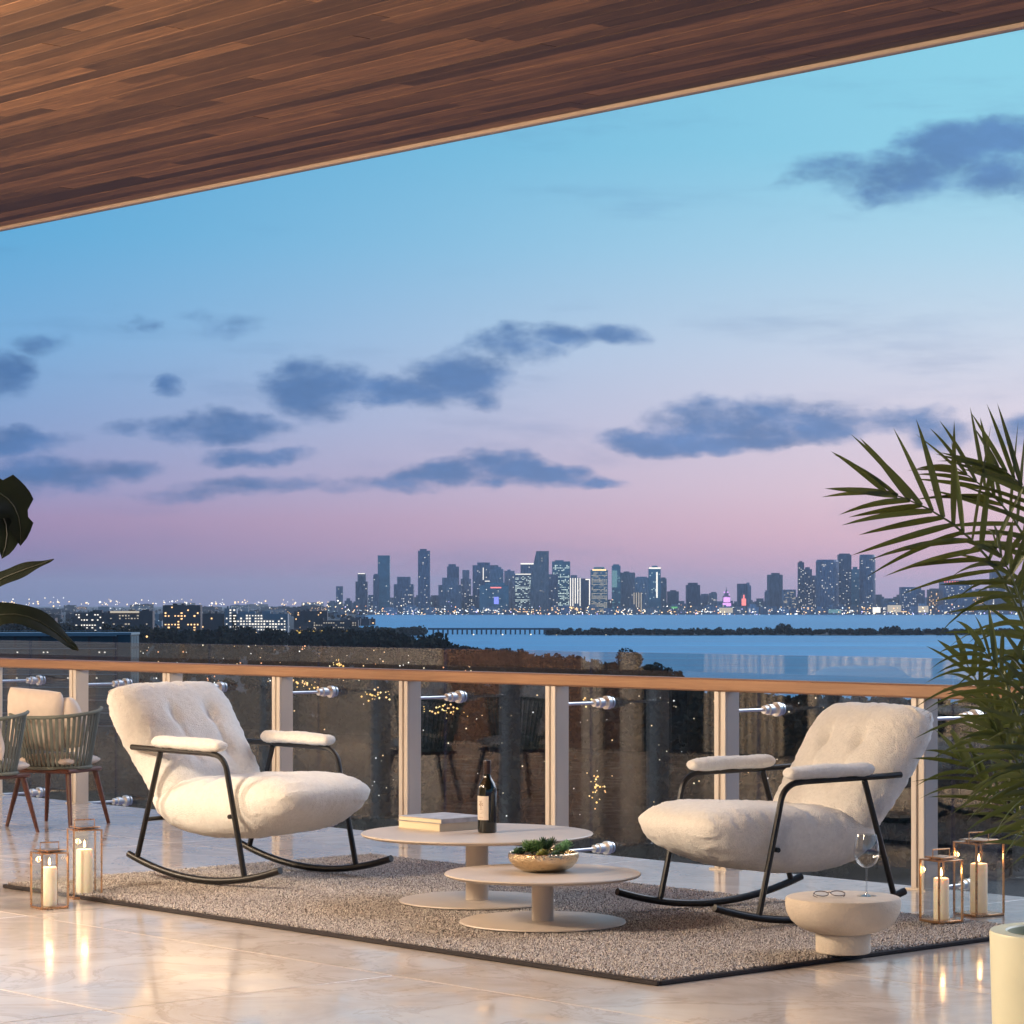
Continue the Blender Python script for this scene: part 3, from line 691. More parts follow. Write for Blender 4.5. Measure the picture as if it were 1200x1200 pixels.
d1 = dining_chair('rope backed dining chair whose back cushions lean by the railing post')
c = at(66, 967, 0); d1.location = c; d1.rotation_euler = (0, 0, R(68))
d2 = copy_tree(d1); d2['label'] = 'rope backed dining chair with one cushion, standing behind the small lantern'
c = at(-22, 977, 0); d2.location = c; d2.rotation_euler = (0, 0, R(60))
def cushion(host, x, y, z, rz, tilt, label, w=.42, roll=0):
    p = thing('cushion', label, 'cushion', (0, 0, 0), 0, 'pale cushions on the dining chairs')
    b = pillow('cushion_body', bez([(0, -w/2), (.006, 0), (0, w/2)]), w, .15, 30, 30, 3.4, 3.4, wr=.004, m='canvas', parent=p, seed=rz)
    M = host.matrix_basis.copy()
    p.matrix_basis = M @ (Matrix.Translation((x, y, z)) @ Matrix.Rotation(rz, 4, 'Z') @ Matrix.Rotation(tilt, 4, 'Y') @ Matrix.Rotation(roll, 4, 'X'))
cushion(d1, -.10, .075, .625, R(4), R(-12), 'larger pale cushion leaning square on the back of the dining chair', .36, roll=R(5))
cushion(d1, .03, -.055, .60, R(-38), R(-14), 'pale cushion turned sideways against the larger one on the dining chair', .30, roll=R(-5))
cushion(d2, -.10, -.05, .60, R(-6), R(-14), 'pale cushion alone on the dining chair behind the small lantern', .36)

# ------------------------------------------------------------------ palm in the white planter
def palm():
    pc = at(1258, 1091, .44)
    pl = thing('planter', 'cream cylindrical planter beside the rug corner, holding the palm', 'planter', (pc.x, pc.y, 0), 0)
    MB().lathe([(0, 0.0), (.2, 0), (.206, .004), (.218, .434), (.216, .44), (.176, .44), (.172, .436), (.168, .36), (0, .36)], 72).build('pot', 'planter_white', pl)
    MB().lathe([(.168, .372), (.1, .38), (0, .384)], 40).build('soil', 'soil', pl)
    o = thing('palm_plant', 'bushy green potted palm with long arching fronds in the cream planter', 'palm', (pc.x, pc.y, .38), 0)
    base = Vector((pc.x, pc.y, .38))
    random.seed(21)
    Y0 = pc.y
    def blade(b0, d, side, ln, wd, droop, twist=0.0):
        """one folded leaflet: strip with a raised midline"""
        P = []; n = 7
        up = side.cross(d).normalized(); 
        for i in range(n):
            f = i/(n-1); p = b0+d*ln*f+Vector((0, 0, -1))*droop*ln*f*f
            w = wd*math.sin(PI*min(1, (f*.93+.07))**.62)**.8*(1 if i < n-1 else .05)
            s2 = (side*math.cos(twist*f)+up*math.sin(twist*f))
            P.append([p-s2*w, p+up*w*.35, p+s2*w])
        return MB().grid(P)
    count = [0]
    rest = MB()
    def frond(pts, nl, ln, upang, parts=True, wd=.0078, lmin=.35, t0=.25, droop=.35, facing=None, jitter=1.0):
        """pts: world control points of the stalk; leaflets leave it on both sides"""
        pts = [Vector(p) for p in pts]
        def f(u):
            q = list(pts)
            while len(q) > 1: q = [q[i].lerp(q[i+1], u) for i in range(len(q)-1)]
            return q[0]
        stalk = MB().tube([f(k/14)-base for k in range(15)], [.008-.0065*k/14 for k in range(15)], 7)
        fr = stalk.build('frond', 'palm_stem', o) if parts else None
        if not parts: rest.add(stalk.v, stalk.f)
        for i in range(nl):
            u = t0+(1-t0)*(i+.5)/nl
            p = f(u); t = (f(min(1, u+.02))-f(max(0, u-.02))).normalized()
            nrm = Vector(facing or (0, -1, .25)); nrm = (nrm-t*nrm.dot(t)).normalized(); lat = t.cross(nrm)
            for sg in (-1, 1):
                uu = (u-t0)/(1-t0)
                ang = R(upang-(upang-16)*uu**1.5+random.uniform(-9, 9)*jitter)
                L_ = ln*(lmin+(1-lmin)*math.sin(PI*min(1, .18+.72*uu)))*random.uniform(.85, 1.12)
                d = (t*math.cos(ang)+lat*sg*math.sin(ang)+nrm*random.uniform(-.05, .35)).normalized()
                sd = (nrm.cross(d)).normalized()
                sd = (sd*random.uniform(.55, 1)+nrm*random.uniform(-.7, .7)).normalized()
                m = blade(p-base, d, sd, L_, wd*random.uniform(.8, 1.15), droop*random.uniform(.4, 1.5), random.uniform(-.4, .4))
                if parts and count[0] < 296:
                    m.build('leaflet', 'palm_leaf', fr, True, 60); count[0] += 1
                else: rest.add(m.v, m.f)
    W_ = lambda px, py, dy=0: far(px, py, Y0+dy)
    root = W_(1258, 1075)
    # arching towards the city and up
    frond([root, W_(1235, 830), W_(1215, 670, -.05), W_(1140, 605, -.1), W_(1030, 574, -.12)], 14, .31, 62, t0=.52, droop=.12, wd=.0085)
    frond([root, W_(1250, 800, .1), W_(1240, 640, .1), W_(1190, 590, .08), W_(1115, 545, .05)], 11, .26, 52, t0=.55, droop=.12)
    frond([root, W_(1262, 800, -.1), W_(1250, 620, -.12), W_(1215, 570, -.1), W_(1165, 545, -.1)], 10, .25, 52, t0=.5, droop=.12)
    frond([root, W_(1225, 900, -.1), W_(1215, 740, -.1), W_(1195, 680, -.15), W_(1165, 640, -.2)], 14, .25, 78, t0=.3, droop=.42)
    frond([root, W_(1240, 930, .15), W_(1225, 800, .1), W_(1205, 720, .05), W_(1185, 680, .0)], 14, .25, 80, t0=.25, droop=.40)
    frond([root, W_(1225, 960, -.2), W_(1205, 860, -.25), W_(1185, 790, -.25), W_(1150, 760, -.25)], 14, .26, 75, t0=.25, droop=.40)
    frond([root, W_(1230, 980), W_(1200, 900), W_(1165, 830, -.05), W_(1128, 770, -.05)], 11, .2, 42, t0=.35, droop=.25)
    frond([root, W_(1225, 1000), W_(1200, 960, .1), W_(1160, 920, .1), W_(1120, 885, .1)], 12, .2, 45, t0=.3, droop=.3)
    frond([root, W_(1235, 980, -.15), W_(1215, 930, -.25), W_(1190, 880, -.3), W_(1160, 850, -.3)], 12, .2, 50, t0=.3, droop=.45)
    frond([root, W_(1235, 900, .2), W_(1220, 780, .3), W_(1215, 690, .3), W_(1230, 620, .3)], 14, .24, 70, False, t0=.2, droop=.3)
    frond([root, W_(1240, 960, .25), W_(1215, 890, .4), W_(1190, 840, .5), W_(1170, 820, .5)], 12, .22, 60, False, t0=.2, droop=.4)
    frond([root, W_(1235, 960, -.25), W_(1220, 900, -.3), W_(1205, 830, -.3), W_(1200, 770, -.3)], 14, .22, 70, False, t0=.2, droop=.4)
    for k in range(8):
        a = R(-60+random.uniform(-15, 15)+k*30); r = random.uniform(.35, .55)
        e = Vector((pc.x+.12+abs(math.cos(a))*r, pc.y+math.sin(a)*r, random.uniform(1.0, 1.7)))
        frond([root, root+Vector((.03, .05*math.sin(a), .5)), Vector((e.x*.6+pc.x*.4, e.y*.6+pc.y*.4, e.z+.1)), e], 14, .24, 65, False, t0=.3, droop=.4)
    r_ = rest.build('back_fronds', 'palm_leaf', o, True, 60); tag(r_, kind='stuff')
    for k in range(7):
        a = k*.9; MB().tube([(math.cos(a)*.05, math.sin(a)*.05, -.01), (math.cos(a)*.035, math.sin(a)*.035, .3)], [.014, .008], 8).build('cane', 'palm_stem', o)
palm()

# ------------------------------------------------------------------ broad leaved plant by the dining chairs (only leaf ends reach the picture)
def broadleaf():
    Y0 = 11.6; pc = far(-95, 708, Y0); pc.z = 0
    pt = thing('plant_pot', 'grey tapered pot of the broad leaved plant by the dining chairs', 'pot', (pc.x, pc.y, 0), 0)
    MB().lathe([(0, 0), (.14, 0), (.19, .38), (.185, .4), (.165, .4), (.16, .36), (0, .36)], 48).build('body', 'pot_grey', pt)
    MB().lathe([(.159, .372), (0, .38)], 30).build('soil', 'soil', pt)
    o = thing('broadleaf_plant', 'dark broad leaved plant whose leaf tips hang before the railing', 'plant', (pc.x, pc.y, .38), 0)
    base = Vector((pc.x, pc.y, .38))
    def leaf(pts, wmax, tiltn, wav=.02, seed=0, split=False):
        pts = [Vector(p)-base for p in pts]; P = []; n = 26
        def f(u):
            q = list(pts)
            while len(q) > 1: q = [q[i].lerp(q[i+1], u) for i in range(len(q)-1)]
            return q[0]
        for i in range(n+1):
            u = i/n; p = f(u); t = (f(min(1, u+.02))-f(max(0, u-.02))).normalized(); nn = Vector(tiltn); sd = t.cross(nn).normalized(); up = sd.cross(t)
            w = wmax*(math.sin(PI*(u**.75))**.7 if 0 < u < 1 else 0)
            if split and (i % 7) in (0, 1) and i > 5: w *= .55
            row = []
            for v in (-1, -.66, -.33, 0, .33, .66, 1):
                row.append(p+sd*w*v+up*(abs(v)*.25*w-v*v*.18*w+wav*math.sin(u*19+v*2+seed)*v*v*(1-u*.4)*.6))
            P.append(row)
        m = MB().grid(P)
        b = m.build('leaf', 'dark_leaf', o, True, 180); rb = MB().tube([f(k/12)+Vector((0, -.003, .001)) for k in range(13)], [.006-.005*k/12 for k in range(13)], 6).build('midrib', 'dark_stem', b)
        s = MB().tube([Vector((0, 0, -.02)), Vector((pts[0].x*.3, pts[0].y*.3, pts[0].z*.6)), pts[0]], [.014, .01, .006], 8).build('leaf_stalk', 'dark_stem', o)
    P = lambda px, py, dy=0: far(px, py, Y0+dy)
    leaf([P(-130, 610, -.1), P(-60, 560, -.1), P(0, 560), P(30, 580), P(24, 640, .05)], .15, (.35, -.75, .6), seed=1, split=True)
    leaf([P(-130, 600, .1), P(-50, 570, .1), P(5, 575, .1), P(20, 610, .15), P(2, 655, .1)], .12, (.5, -.8, .3), seed=5)
    leaf([P(-105, 760), P(-50, 700), P(0, 672), P(35, 668), P(63, 655)], .052, (.1, -.7, .7), seed=2, wav=.014)
    leaf([P(-90, 790, -.1), P(-40, 715, -.1), P(30, 690, -.1), P(62, 742), P(92, 762)], .085, (.15, -.55, .8), seed=3, wav=.012)
    leaf([P(-120, 700, .2), P(-160, 620, .2), P(-190, 600, .2), P(-230, 640, .2)], .12, (0, -.6, .8), seed=4)
broadleaf()
# ------------------------------------------------------------------ beyond the terrace
GZ = -40.0                                                          # sea level below the terrace floor
random.seed(5)
def sea(px, py, z=GZ): return at(px, py, z)
def water_mat():
    m, nt, b = new_mat('water'); N = nt.nodes.new; L = nt.links.new
    tc = N('ShaderNodeTexCoord'); mp = N('ShaderNodeMapping'); mp.inputs['Scale'].default_value = (.0011, .011, 1); L(tc.outputs['Object'], mp.inputs[0])
    n = N('ShaderNodeTexNoise'); n.inputs['Scale'].default_value = 1.0; n.inputs['Detail'].default_value = 7; n.inputs['Roughness'].default_value = .62; L(mp.outputs[0], n.inputs['Vector'])
    r = N('ShaderNodeMapRange'); L(n.outputs[0], r.inputs[0]); r.inputs[1].default_value = .35; r.inputs[2].default_value = .65; r.inputs[3].default_value = .30; r.inputs[4].default_value = .55
    L(r.outputs[0], b.inputs['Roughness'])
    r2 = N('ShaderNodeMapRange'); L(n.outputs[0], r2.inputs[0]); r2.inputs[1].default_value = .32; r2.inputs[2].default_value = .68
    mx = N('ShaderNodeMix'); mx.data_type = 'RGBA'; L(r2.outputs[0], mx.inputs[0]); mx.inputs[6].default_value = (.0, .12, .31, 1); mx.inputs[7].default_value = (.17, .52, .72, 1); L(mx.outputs[2], b.inputs['Base Color'])
    mp2 = N('ShaderNodeMapping'); mp2.inputs['Scale'].default_value = (.05, .02, 1); L(tc.outputs['Object'], mp2.inputs[0])
    n2 = N('ShaderNodeTexNoise'); n2.inputs['Scale'].default_value = 1.0; n2.inputs['Detail'].default_value = 4; L(mp2.outputs[0], n2.inputs['Vector'])
    bp = N('ShaderNodeBump'); bp.inputs['Strength'].default_value = .5; bp.inputs['Distance'].default_value = 4; L(n2.outputs[0], bp.inputs['Height']); L(bp.outputs[0], b.inputs['Normal'])
    MATS['water'] = m
water_mat()
mat('land', (.035, .034, .03), .95, var=.4, scale=.01, detail=8)
mat('foliage', (.058, .054, .036), .7, var=.4, scale=.2, rnd=.3, spec=.0)
mat('foliage_far', (.07, .07, .055), .8, var=.35, scale=.01, spec=.1)
mat('bark', (.06, .045, .035), .9, var=.2, scale=1)
mat('tower_blue', (.19, .21, .27), .4, var=.45, scale=.16, stretch=(1, 1, .22), rnd=.45)
mat('tower_grey', (.31, .31, .35), .5, var=.45, scale=.16, stretch=(1, 1, .22), rnd=.45)
mat('tower_brown', (.34, .28, .27), .5, var=.45, scale=.16, stretch=(1, 1, .22), rnd=.4)
mat('tower_teal', (.14, .34, .38), .3, var=.3, scale=.03)
mat('block_brown', (.14, .10, .09), .7, var=.15, scale=.1, rnd=.2)
mat('block_dark', (.06, .055, .06), .8, var=.2, scale=.1, rnd=.3)
mat('block_white', (.30, .30, .31), .7, var=.1, scale=.1)
mat('condo_wall', (.03, .05, .06), .6, var=.1, scale=.3)
mat('condo_glass', (.015, .07, .09), .45, var=.2, scale=.2)
mat('slab_edge', (.20, .26, .28), .6, var=.06)
mat('concrete', (.16, .15, .16), .8, var=.1, scale=.1)
LIT = {'white': emit('light_white', (1, .93, .82), 1.4), 'warm': emit('light_warm', (1, .60, .26), 2.2), 'cool': emit('light_cool', (.80, .95, .88), 1.3), 'dim': emit('light_dim', (1, .86, .66), .55),
       'red': emit('light_red', (1, .22, .2), 1.6), 'pink': emit('light_pink', (.85, .42, 1), 1.3), 'green': emit('light_green', (.25, .9, .3), .6), 'blue': emit('light_blue', (.25, .3, 1), 1.2), 'teal': emit('light_teal', (.35, .75, .85), .35),
       'amber': emit('light_amber', (1, .66, .12), 1.3)}
emit('dots', (1, 1, 1), 2.4, attr=True)

def sheet(name, pts, z, m):
    o = MB().add([(p.x, p.y, z) for p in pts], [tuple(range(len(pts)))]).build(name, m, smooth=False); return tag(o, kind='structure')
w = MB().add([(-60000, 200, GZ), (60000, 200, GZ), (60000, 46000, GZ), (-60000, 46000, GZ)], [(0, 1, 2, 3)]).build('water', 'water', smooth=False); tag(w, kind='structure')
# the near shore runs from the terrace side out to the causeway; land to the left of it goes on to the horizon
shore = [(1700, 905), (1200, 862), (1050, 856), (900, 850), (830, 842), (775, 815), (700, 800), (620, 787), (560, 776), (470, 762), (400, 756), (412, 748.5), (470, 744), (500, 743.6), (500, 742.0), (440, 742.0), (420, 735), (425, 727), (430, 721)]
near = [Vector((500, 120, 0)), Vector((3000, 120, 0))] if False else []
pts = [sea(1700, 905)]+[sea(*p) for p in shore[1:]]+[Vector((-1000, 45500, 0)), Vector((-59000, 45500, 0)), Vector((-59000, 201, 0)), Vector((700, 201, 0))]
sheet('ground', pts, GZ+1.0, 'land')
pts = [sea(431, 720.2)]+[sea(x, 720.2+random.uniform(-.12, .12)) for x in range(480, 1500, 60)]+[Vector((59000, 12000, 0)), Vector((59000, 45500, 0)), Vector((-990, 45500, 0))]
sheet('far_shore', pts, GZ+1.5, 'land')
isl = [sea(x, 744.6-.25*math.sin(x*.03)+(0 if x < 1190 else 0)) for x in range(640, 1700, 40)]+[sea(x, 740.5+.2*math.sin(x*.05)) for x in range(1660, 620, -40)]
sheet('island', isl, GZ+.8, 'land')

# ---- foliage: leaf clumps as crossed faces
def leaf_cloud(n, rx, ry, rz, size, cz, seed, lobes=7):
    rg = np.random.RandomState(seed); V = []; Fc = []
    L_ = [(rg.uniform(-.55, .55), rg.uniform(-.55, .55), rg.uniform(-.45, .5), rg.uniform(.4, .62)) for _ in range(lobes)]
    for i in range(n):
        lx, ly, lz, lr = L_[i % lobes]
        d = rg.normal(size=3); d /= np.linalg.norm(d)+1e-9; r = lr*rg.uniform(.55, 1)**.6
        p = np.array([(lx+d[0]*r)*rx, (ly+d[1]*r)*ry, cz+(lz+d[2]*r)*rz])
        a = rg.normal(size=3); a /= np.linalg.norm(a); b = np.cross(a, rg.normal(size=3)); b /= np.linalg.norm(b)+1e-9
        s = size*rg.uniform(.5, 1.2); o = len(V)
        V += [p-a*s-b*s*.5, p+a*s-b*s*.6, p+a*s*1.1+b*s*.5, p-a*s*.8+b*s*.6]; Fc.append((o, o+1, o+2, o+3))
    m = MB(); m.v = [tuple(v) for v in V]; m.f = Fc; return m
TR = []
for k in range(4):
    hgt = (10, 12, 9, 11)[k]
    TR.append((leaf_cloud(1900, 5.2, 5.2, 4.6, .36, hgt*.62, 40+k).mesh('crown', 'foliage', False), MB().tube([(0, 0, -.5), (.2, .1, hgt*.3), (.1, -.1, hgt*.55)], [.4, .28, .12], 7).tube([(.15, 0, hgt*.3), (1.6, .6, hgt*.6)], [.2, .06], 6).tube([(.15, 0, hgt*.32), (-1.5, -.4, hgt*.62)], [.2, .06], 6).mesh('trunk', 'bark')))
def tree(p, k, s, label, group):
    o = thing('tree', label, 'tree', p, random.uniform(0, 6.28), group); o.scale = (s, s, s*random.uniform(.85, 1.1))
    obj('crown', TR[k][0], o); obj('trunk', TR[k][1], o)
def near_trees():
    random.seed(77)
    n = 0
    while n < 290:
        py = random.uniform(838, 1010) if n < 160 else random.uniform(905, 1040); px = random.uniform(90, 1190); p = sea(px, py, GZ+1)
        if 55 > py-(850+0) and px > 820 and py < 866: continue
        tree(p, random.randrange(4), random.uniform(.55, 1.0), 'dark leafy tree of the low wood seen through the railing glass', 'trees of the wood below the terrace'); n += 1
near_trees()
# distinct crowns that stand against the water
for (px, py, s, k, lb) in ((735, 806, 1.7, 0, 'big rounded tree at the water edge, its crown just above the handrail'), (765, 812, 1.3, 1, 'low rounded tree tapering to the shore at the end of the wood'), (700, 800, 1.25, 2, 'mid sized tree between the wood and the big rounded tree'), (655, 795, 1.2, 3, 'bushy tree on the shore where the wood turns to the water')):
    tree(sea(px, py, GZ+1), k, s, lb, 'trees along the near shore')
def wood_mass():
    """the rest of the wood: one mass of crowns nobody could count"""
    rg = np.random.RandomState(3); protos = []
    for k in range(3):
        m = leaf_cloud(120, 5, 5, 4, 1.1, 6.0, 70+k, 5); protos.append((np.array(m.v), np.array(m.f)))
    Vs, Fs, off = [], [], 0
    def put(x, y, s, z=GZ+1):
        nonlocal off
        v, f = protos[rg.randint(3)]; a = rg.uniform(0, 6.28); c, sn = math.cos(a), math.sin(a)
        q = np.empty_like(v); q[:, 0] = (v[:, 0]*c-v[:, 1]*sn)*s+x; q[:, 1] = (v[:, 0]*sn+v[:, 1]*c)*s+y; q[:, 2] = v[:, 2]*s*rg.uniform(.8, 1.15)+z
        Vs.append(q); Fs.append(f+off); off += len(v)
    top = [(-200, 752), (300, 754), (400, 757), (470, 764), (560, 778), (620, 789), (700, 803), (775, 818), (830, 845), (900, 853), (1250, 866)]
    tx = [a for a, b in top]; ty = [b for a, b in top]
    for i in range(3600):
        px = rg.uniform(-60, 1230); lo = np.interp(px, tx, ty); py = lo+1+(rg.uniform(0, 1)**2.6)*(980-lo)
        p = sea(px, py, GZ+1); put(p.x, p.y, rg.uniform(.6, 1.25) if py > 775 else rg.uniform(.6, 1.9))
    for i in range(1300):
        py = 713+rg.uniform(0, 1)*30; px = rg.uniform(-20, 425)
        if py > 727 and px > 180: continue
        p = sea(px, py, GZ+1); put(p.x, p.y, rg.uniform(.8, 1.5))
    for i in range(900):
        py = rg.uniform(880, 1030); px = rg.uniform(90, 1230); p = sea(px, py, GZ+1); put(p.x, p.y, rg.uniform(.6, 1.1))
    # along the water edge
    for i in range(330):
        u = rg.uniform(0, 1); px = np.interp(u, [0, 1], [400, 790]); p = sea(px, np.interp(px, tx, ty)+rg.uniform(.5, 3), GZ+1); put(p.x, p.y, rg.uniform(.7, 1.35))
    V = np.concatenate(Vs); Fq = np.concatenate(Fs)
    me = bpy.data.meshes.new('wood'); me.vertices.add(len(V)); me.vertices.foreach_set('co', V.reshape(-1)); nf = len(Fq)
    me.loops.add(nf*4); me.polygons.add(nf); me.loops.foreach_set('vertex_index', Fq.reshape(-1).astype(np.int32)); me.polygons.foreach_set('loop_start', np.arange(0, nf*4, 4, dtype=np.int32)); me.update(calc_edges=True)
    me.materials.append(MATS['foliage']); tag(obj('wood', me), 'dark wooded land spreading from below the terrace to the bay', 'wood', kind='stuff')
    # mangroves of the island, and the far shore's low greenery
    Vs.clear(); Fs.clear(); off = 0
    for i in range(900):
        px = rg.uniform(640, 1260); p = sea(px, rg.uniform(741, 744.2), GZ+.8); put(p.x, p.y, rg.uniform(.55, 1.0)*(1.5 if abs(px-1045) < 6 or abs(px-920) < 8 else 1), GZ-1.5)
    for i in range(260):
        px = rg.uniform(405, 500); p = sea(px, rg.uniform(742.3, 745+(500-px)*.05), GZ+.8); put(p.x, p.y, rg.uniform(.6, 1.3), GZ-1)
    V = np.concatenate(Vs); Fq = np.concatenate(Fs); me = bpy.data.meshes.new('mangrove'); me.vertices.add(len(V)); me.vertices.foreach_set('co', V.reshape(-1)); nf = len(Fq)
    me.loops.add(nf*4); me.polygons.add(nf); me.loops.foreach_set('vertex_index', Fq.reshape(-1).astype(np.int32)); me.polygons.foreach_set('loop_start', np.arange(0, nf*4, 4, dtype=np.int32)); me.update(calc_edges=True)
    me.materials.append(MATS['foliage_far']); tag(obj('mangrove', me), 'long low belt of mangroves on the island in the bay', 'mangroves', kind='stuff')
wood_mass()

# ---- palms standing against the bay, under the handrail
def palm_mesh(seed):
    rg = random.Random(seed); g = MB()
    for k in range(17):
        a = k*2.4+rg.uniform(-.2, .2); el = R(rg.uniform(-35, 65)); L_ = rg.uniform(2.6, 3.6); dr = rg.uniform(.35, .8)
        pts = []
        for i in range(9):
            f = i/8; pts.append(Vector((math.cos(a)*math.cos(el)*L_*f, math.sin(a)*math.cos(el)*L_*f, math.sin(el)*L_*f-dr*L_*f*f*.9)))
        sd = Vector((-math.sin(a), math.cos(a), 0))
        for i in range(1, 9):
            w = .75*math.sin(PI*(i/9)**.7)+.1; t = (pts[i]-pts[i-1])
            for sg in (-1, 1):
                b0 = pts[i]; e = b0+sd*sg*w+t*.6+Vector((0, 0, -.35*w)); g.add([b0-t*.18, b0+t*.18, e], [(0, 1, 2)])
        g.tube(pts, .05, 4)
    return g.mesh('crown', 'foliage', False)
PM = [palm_mesh(k) for k in range(3)]; PT = MB().tube([(0, 0, -10), (.2, 0, -5), (0, 0, 0)], [.28, .2, .17], 7).mesh('trunk', 'bark')
random.seed(9)
for i, (px, py) in enumerate([(806, 822), (822, 818), (872, 817), (905, 814), (925, 822), (948, 815), (970, 823), (990, 821), (1003, 817), (1022, 823), (1045, 822), (1128, 821), (1142, 818), (1152, 829), (1165, 822), (1180, 826), (940, 828), (885, 826), (858, 824)]):
    Y = random.uniform(900, 1050); p = far(px, py, Y)
    o = thing('palm_tree', 'slender palm silhouetted against the bay just under the handrail', 'palm tree', (p.x, p.y, p.z), random.uniform(0, 6), 'palms along the near shore')
    s = random.uniform(.8, 1.15); o.scale = (s, s, s); obj('crown', PM[i % 3], o)
    t = obj('trunk', PT, o); t.scale = (1, 1, (p.z-GZ)/s/10)

# ---- towers
def windows(mb, w, d, h, floor, cell, frac, rg, band=0.0, z0=8, size=(1.6, 1.1)):
    """lit panes on the face turned to the terrace and on the left flank, each a shallow box"""
    nz = int((h-z0)/floor); nx = max(1, int(w/cell))
    for k in range(nz):
        fr = frac*(2.2 if rg.random() < band else .7)
        for i in range(nx):
            if rg.random() > fr: continue
            x = -w/2+(i+.5)*w/nx; z = z0+(k+.5)*floor; a, b = size[0]*rg.uniform(.7, 1.3), size[1]*rg.uniform(.7, 1.2)
            mb.box(x-a, x+a, -d/2-.6, -d/2+.1, z-b, z+b)
def tower(px0, px1, ytop, Y, label, m='tower_blue', frac=.06, light='white', band=0., style=None, group='towers of the skyline', d=None, size=(1.6, 1.25), rot=None, base=GZ+1, floor=5.2, cell=6.5):
    rg = random.Random(int(px0*7+ytop)); w = (px1-px0)/F*Y; h = EYE+(HZ-ytop)/F*Y-base; d = d or w*rg.uniform(.8, 1.1)
    x = ((px0+px1)/2-600)/F*Y
    o = thing('tower', label, 'tower', (x, Y, base), 0, group)
    b = MB()
    if style == 'sail':
        P = []
        n = 14
        for k in range(n+1):
            f = k/n; l = -w/2+w*.34*max(0, (f-.35)/.65)**1.5+w*.0*f; P.append((l, f*h*(1 if k < n else 1)))
        v = []; 
        for (l, z) in P: v += [(l, -d/2, z), (w/2, -d/2, z), (w/2, d/2, z), (l, d/2, z)]
        fcs = [(k*4+i, k*4+(i+1) % 4, k*4+4+(i+1) % 4, k*4+4+i) for k in range(n) for i in range(4)]+[(n*4, n*4+1, n*4+2, n*4+3)]
        b.add(v, fcs)
    elif style == 'round':
        b.lathe([(w/2, 0), (w/2, h*.96), (w*.46, h), (0, h)], 24)
    elif style == 'step':
        b.box(-w/2, w/2, -d/2, d/2, 0, h*.80).box(-w*.34, w*.34, -d*.34, d*.34, h*.80, h)
    elif style == 'pyramid':
        b.box(-w/2, w/2, -d/2, d/2, 0, h*.42).box(-w*.36, w*.36, -d*.36, d*.36, h*.42, h*.66).add([(-w*.3, -d*.3, h*.66), (w*.3, -d*.3, h*.66), (w*.3, d*.3, h*.66), (-w*.3, d*.3, h*.66), (0, 0, h*.94)], [(0, 1, 4), (1, 2, 4), (2, 3, 4), (3, 0, 4)]).box(-1, 1, -1, 1, h*.93, h)
    else:
        b.box(-w/2, w/2, -d/2, d/2, 0, h); 
        if rg.random() < .75: b.box(-w*rg.uniform(.2, .4), w*rg.uniform(.1, .4), -d*.3, d*.3, h, h+rg.uniform(4, 12))
    # storey ledges give the shaft relief
    for k in range(1, int(h/22)):
        if style in (None, 'step') and k*22 < h*.78: b.box(-w/2-.8, w/2+.8, -d/2-.8, d/2+.8, k*22, k*22+1.2)
    b.build('shaft', m, o, smooth=False)
    wb = MB(); windows(wb, w*(.66 if style in ('pyramid',) else .92), d*(1 if style != 'round' else 1.0), h*(.78 if style == 'step' else .95), floor, cell, frac, rg, band, size=size)
    if style == 'sail': wb = MB(); windows(wb, w*.55, d, h*.95, floor, cell, frac, rg, band, size=size); wb.v = [(x_+w*.18, y_, z_) for (x_, y_, z_) in wb.v]
    if wb.v: tag(wb.build('lit_windows', LIT[light], o, smooth=False), kind='stuff')
    o['_w'] = w; o['_h'] = h; o['_d'] = d
    return o
def lights_on(o, name, boxes, light):
    """boxes in shares of width and height on the face to the terrace"""
    w, h, d = o['_w'], o['_h'], o['_d']; b = MB()
    for (x0, x1, z0, z1) in boxes: b.box(x0*w, x1*w, -d/2-1.4, -d/2+.2, z0*h, z1*h)
    b.build(name, LIT[light], o, smooth=False)
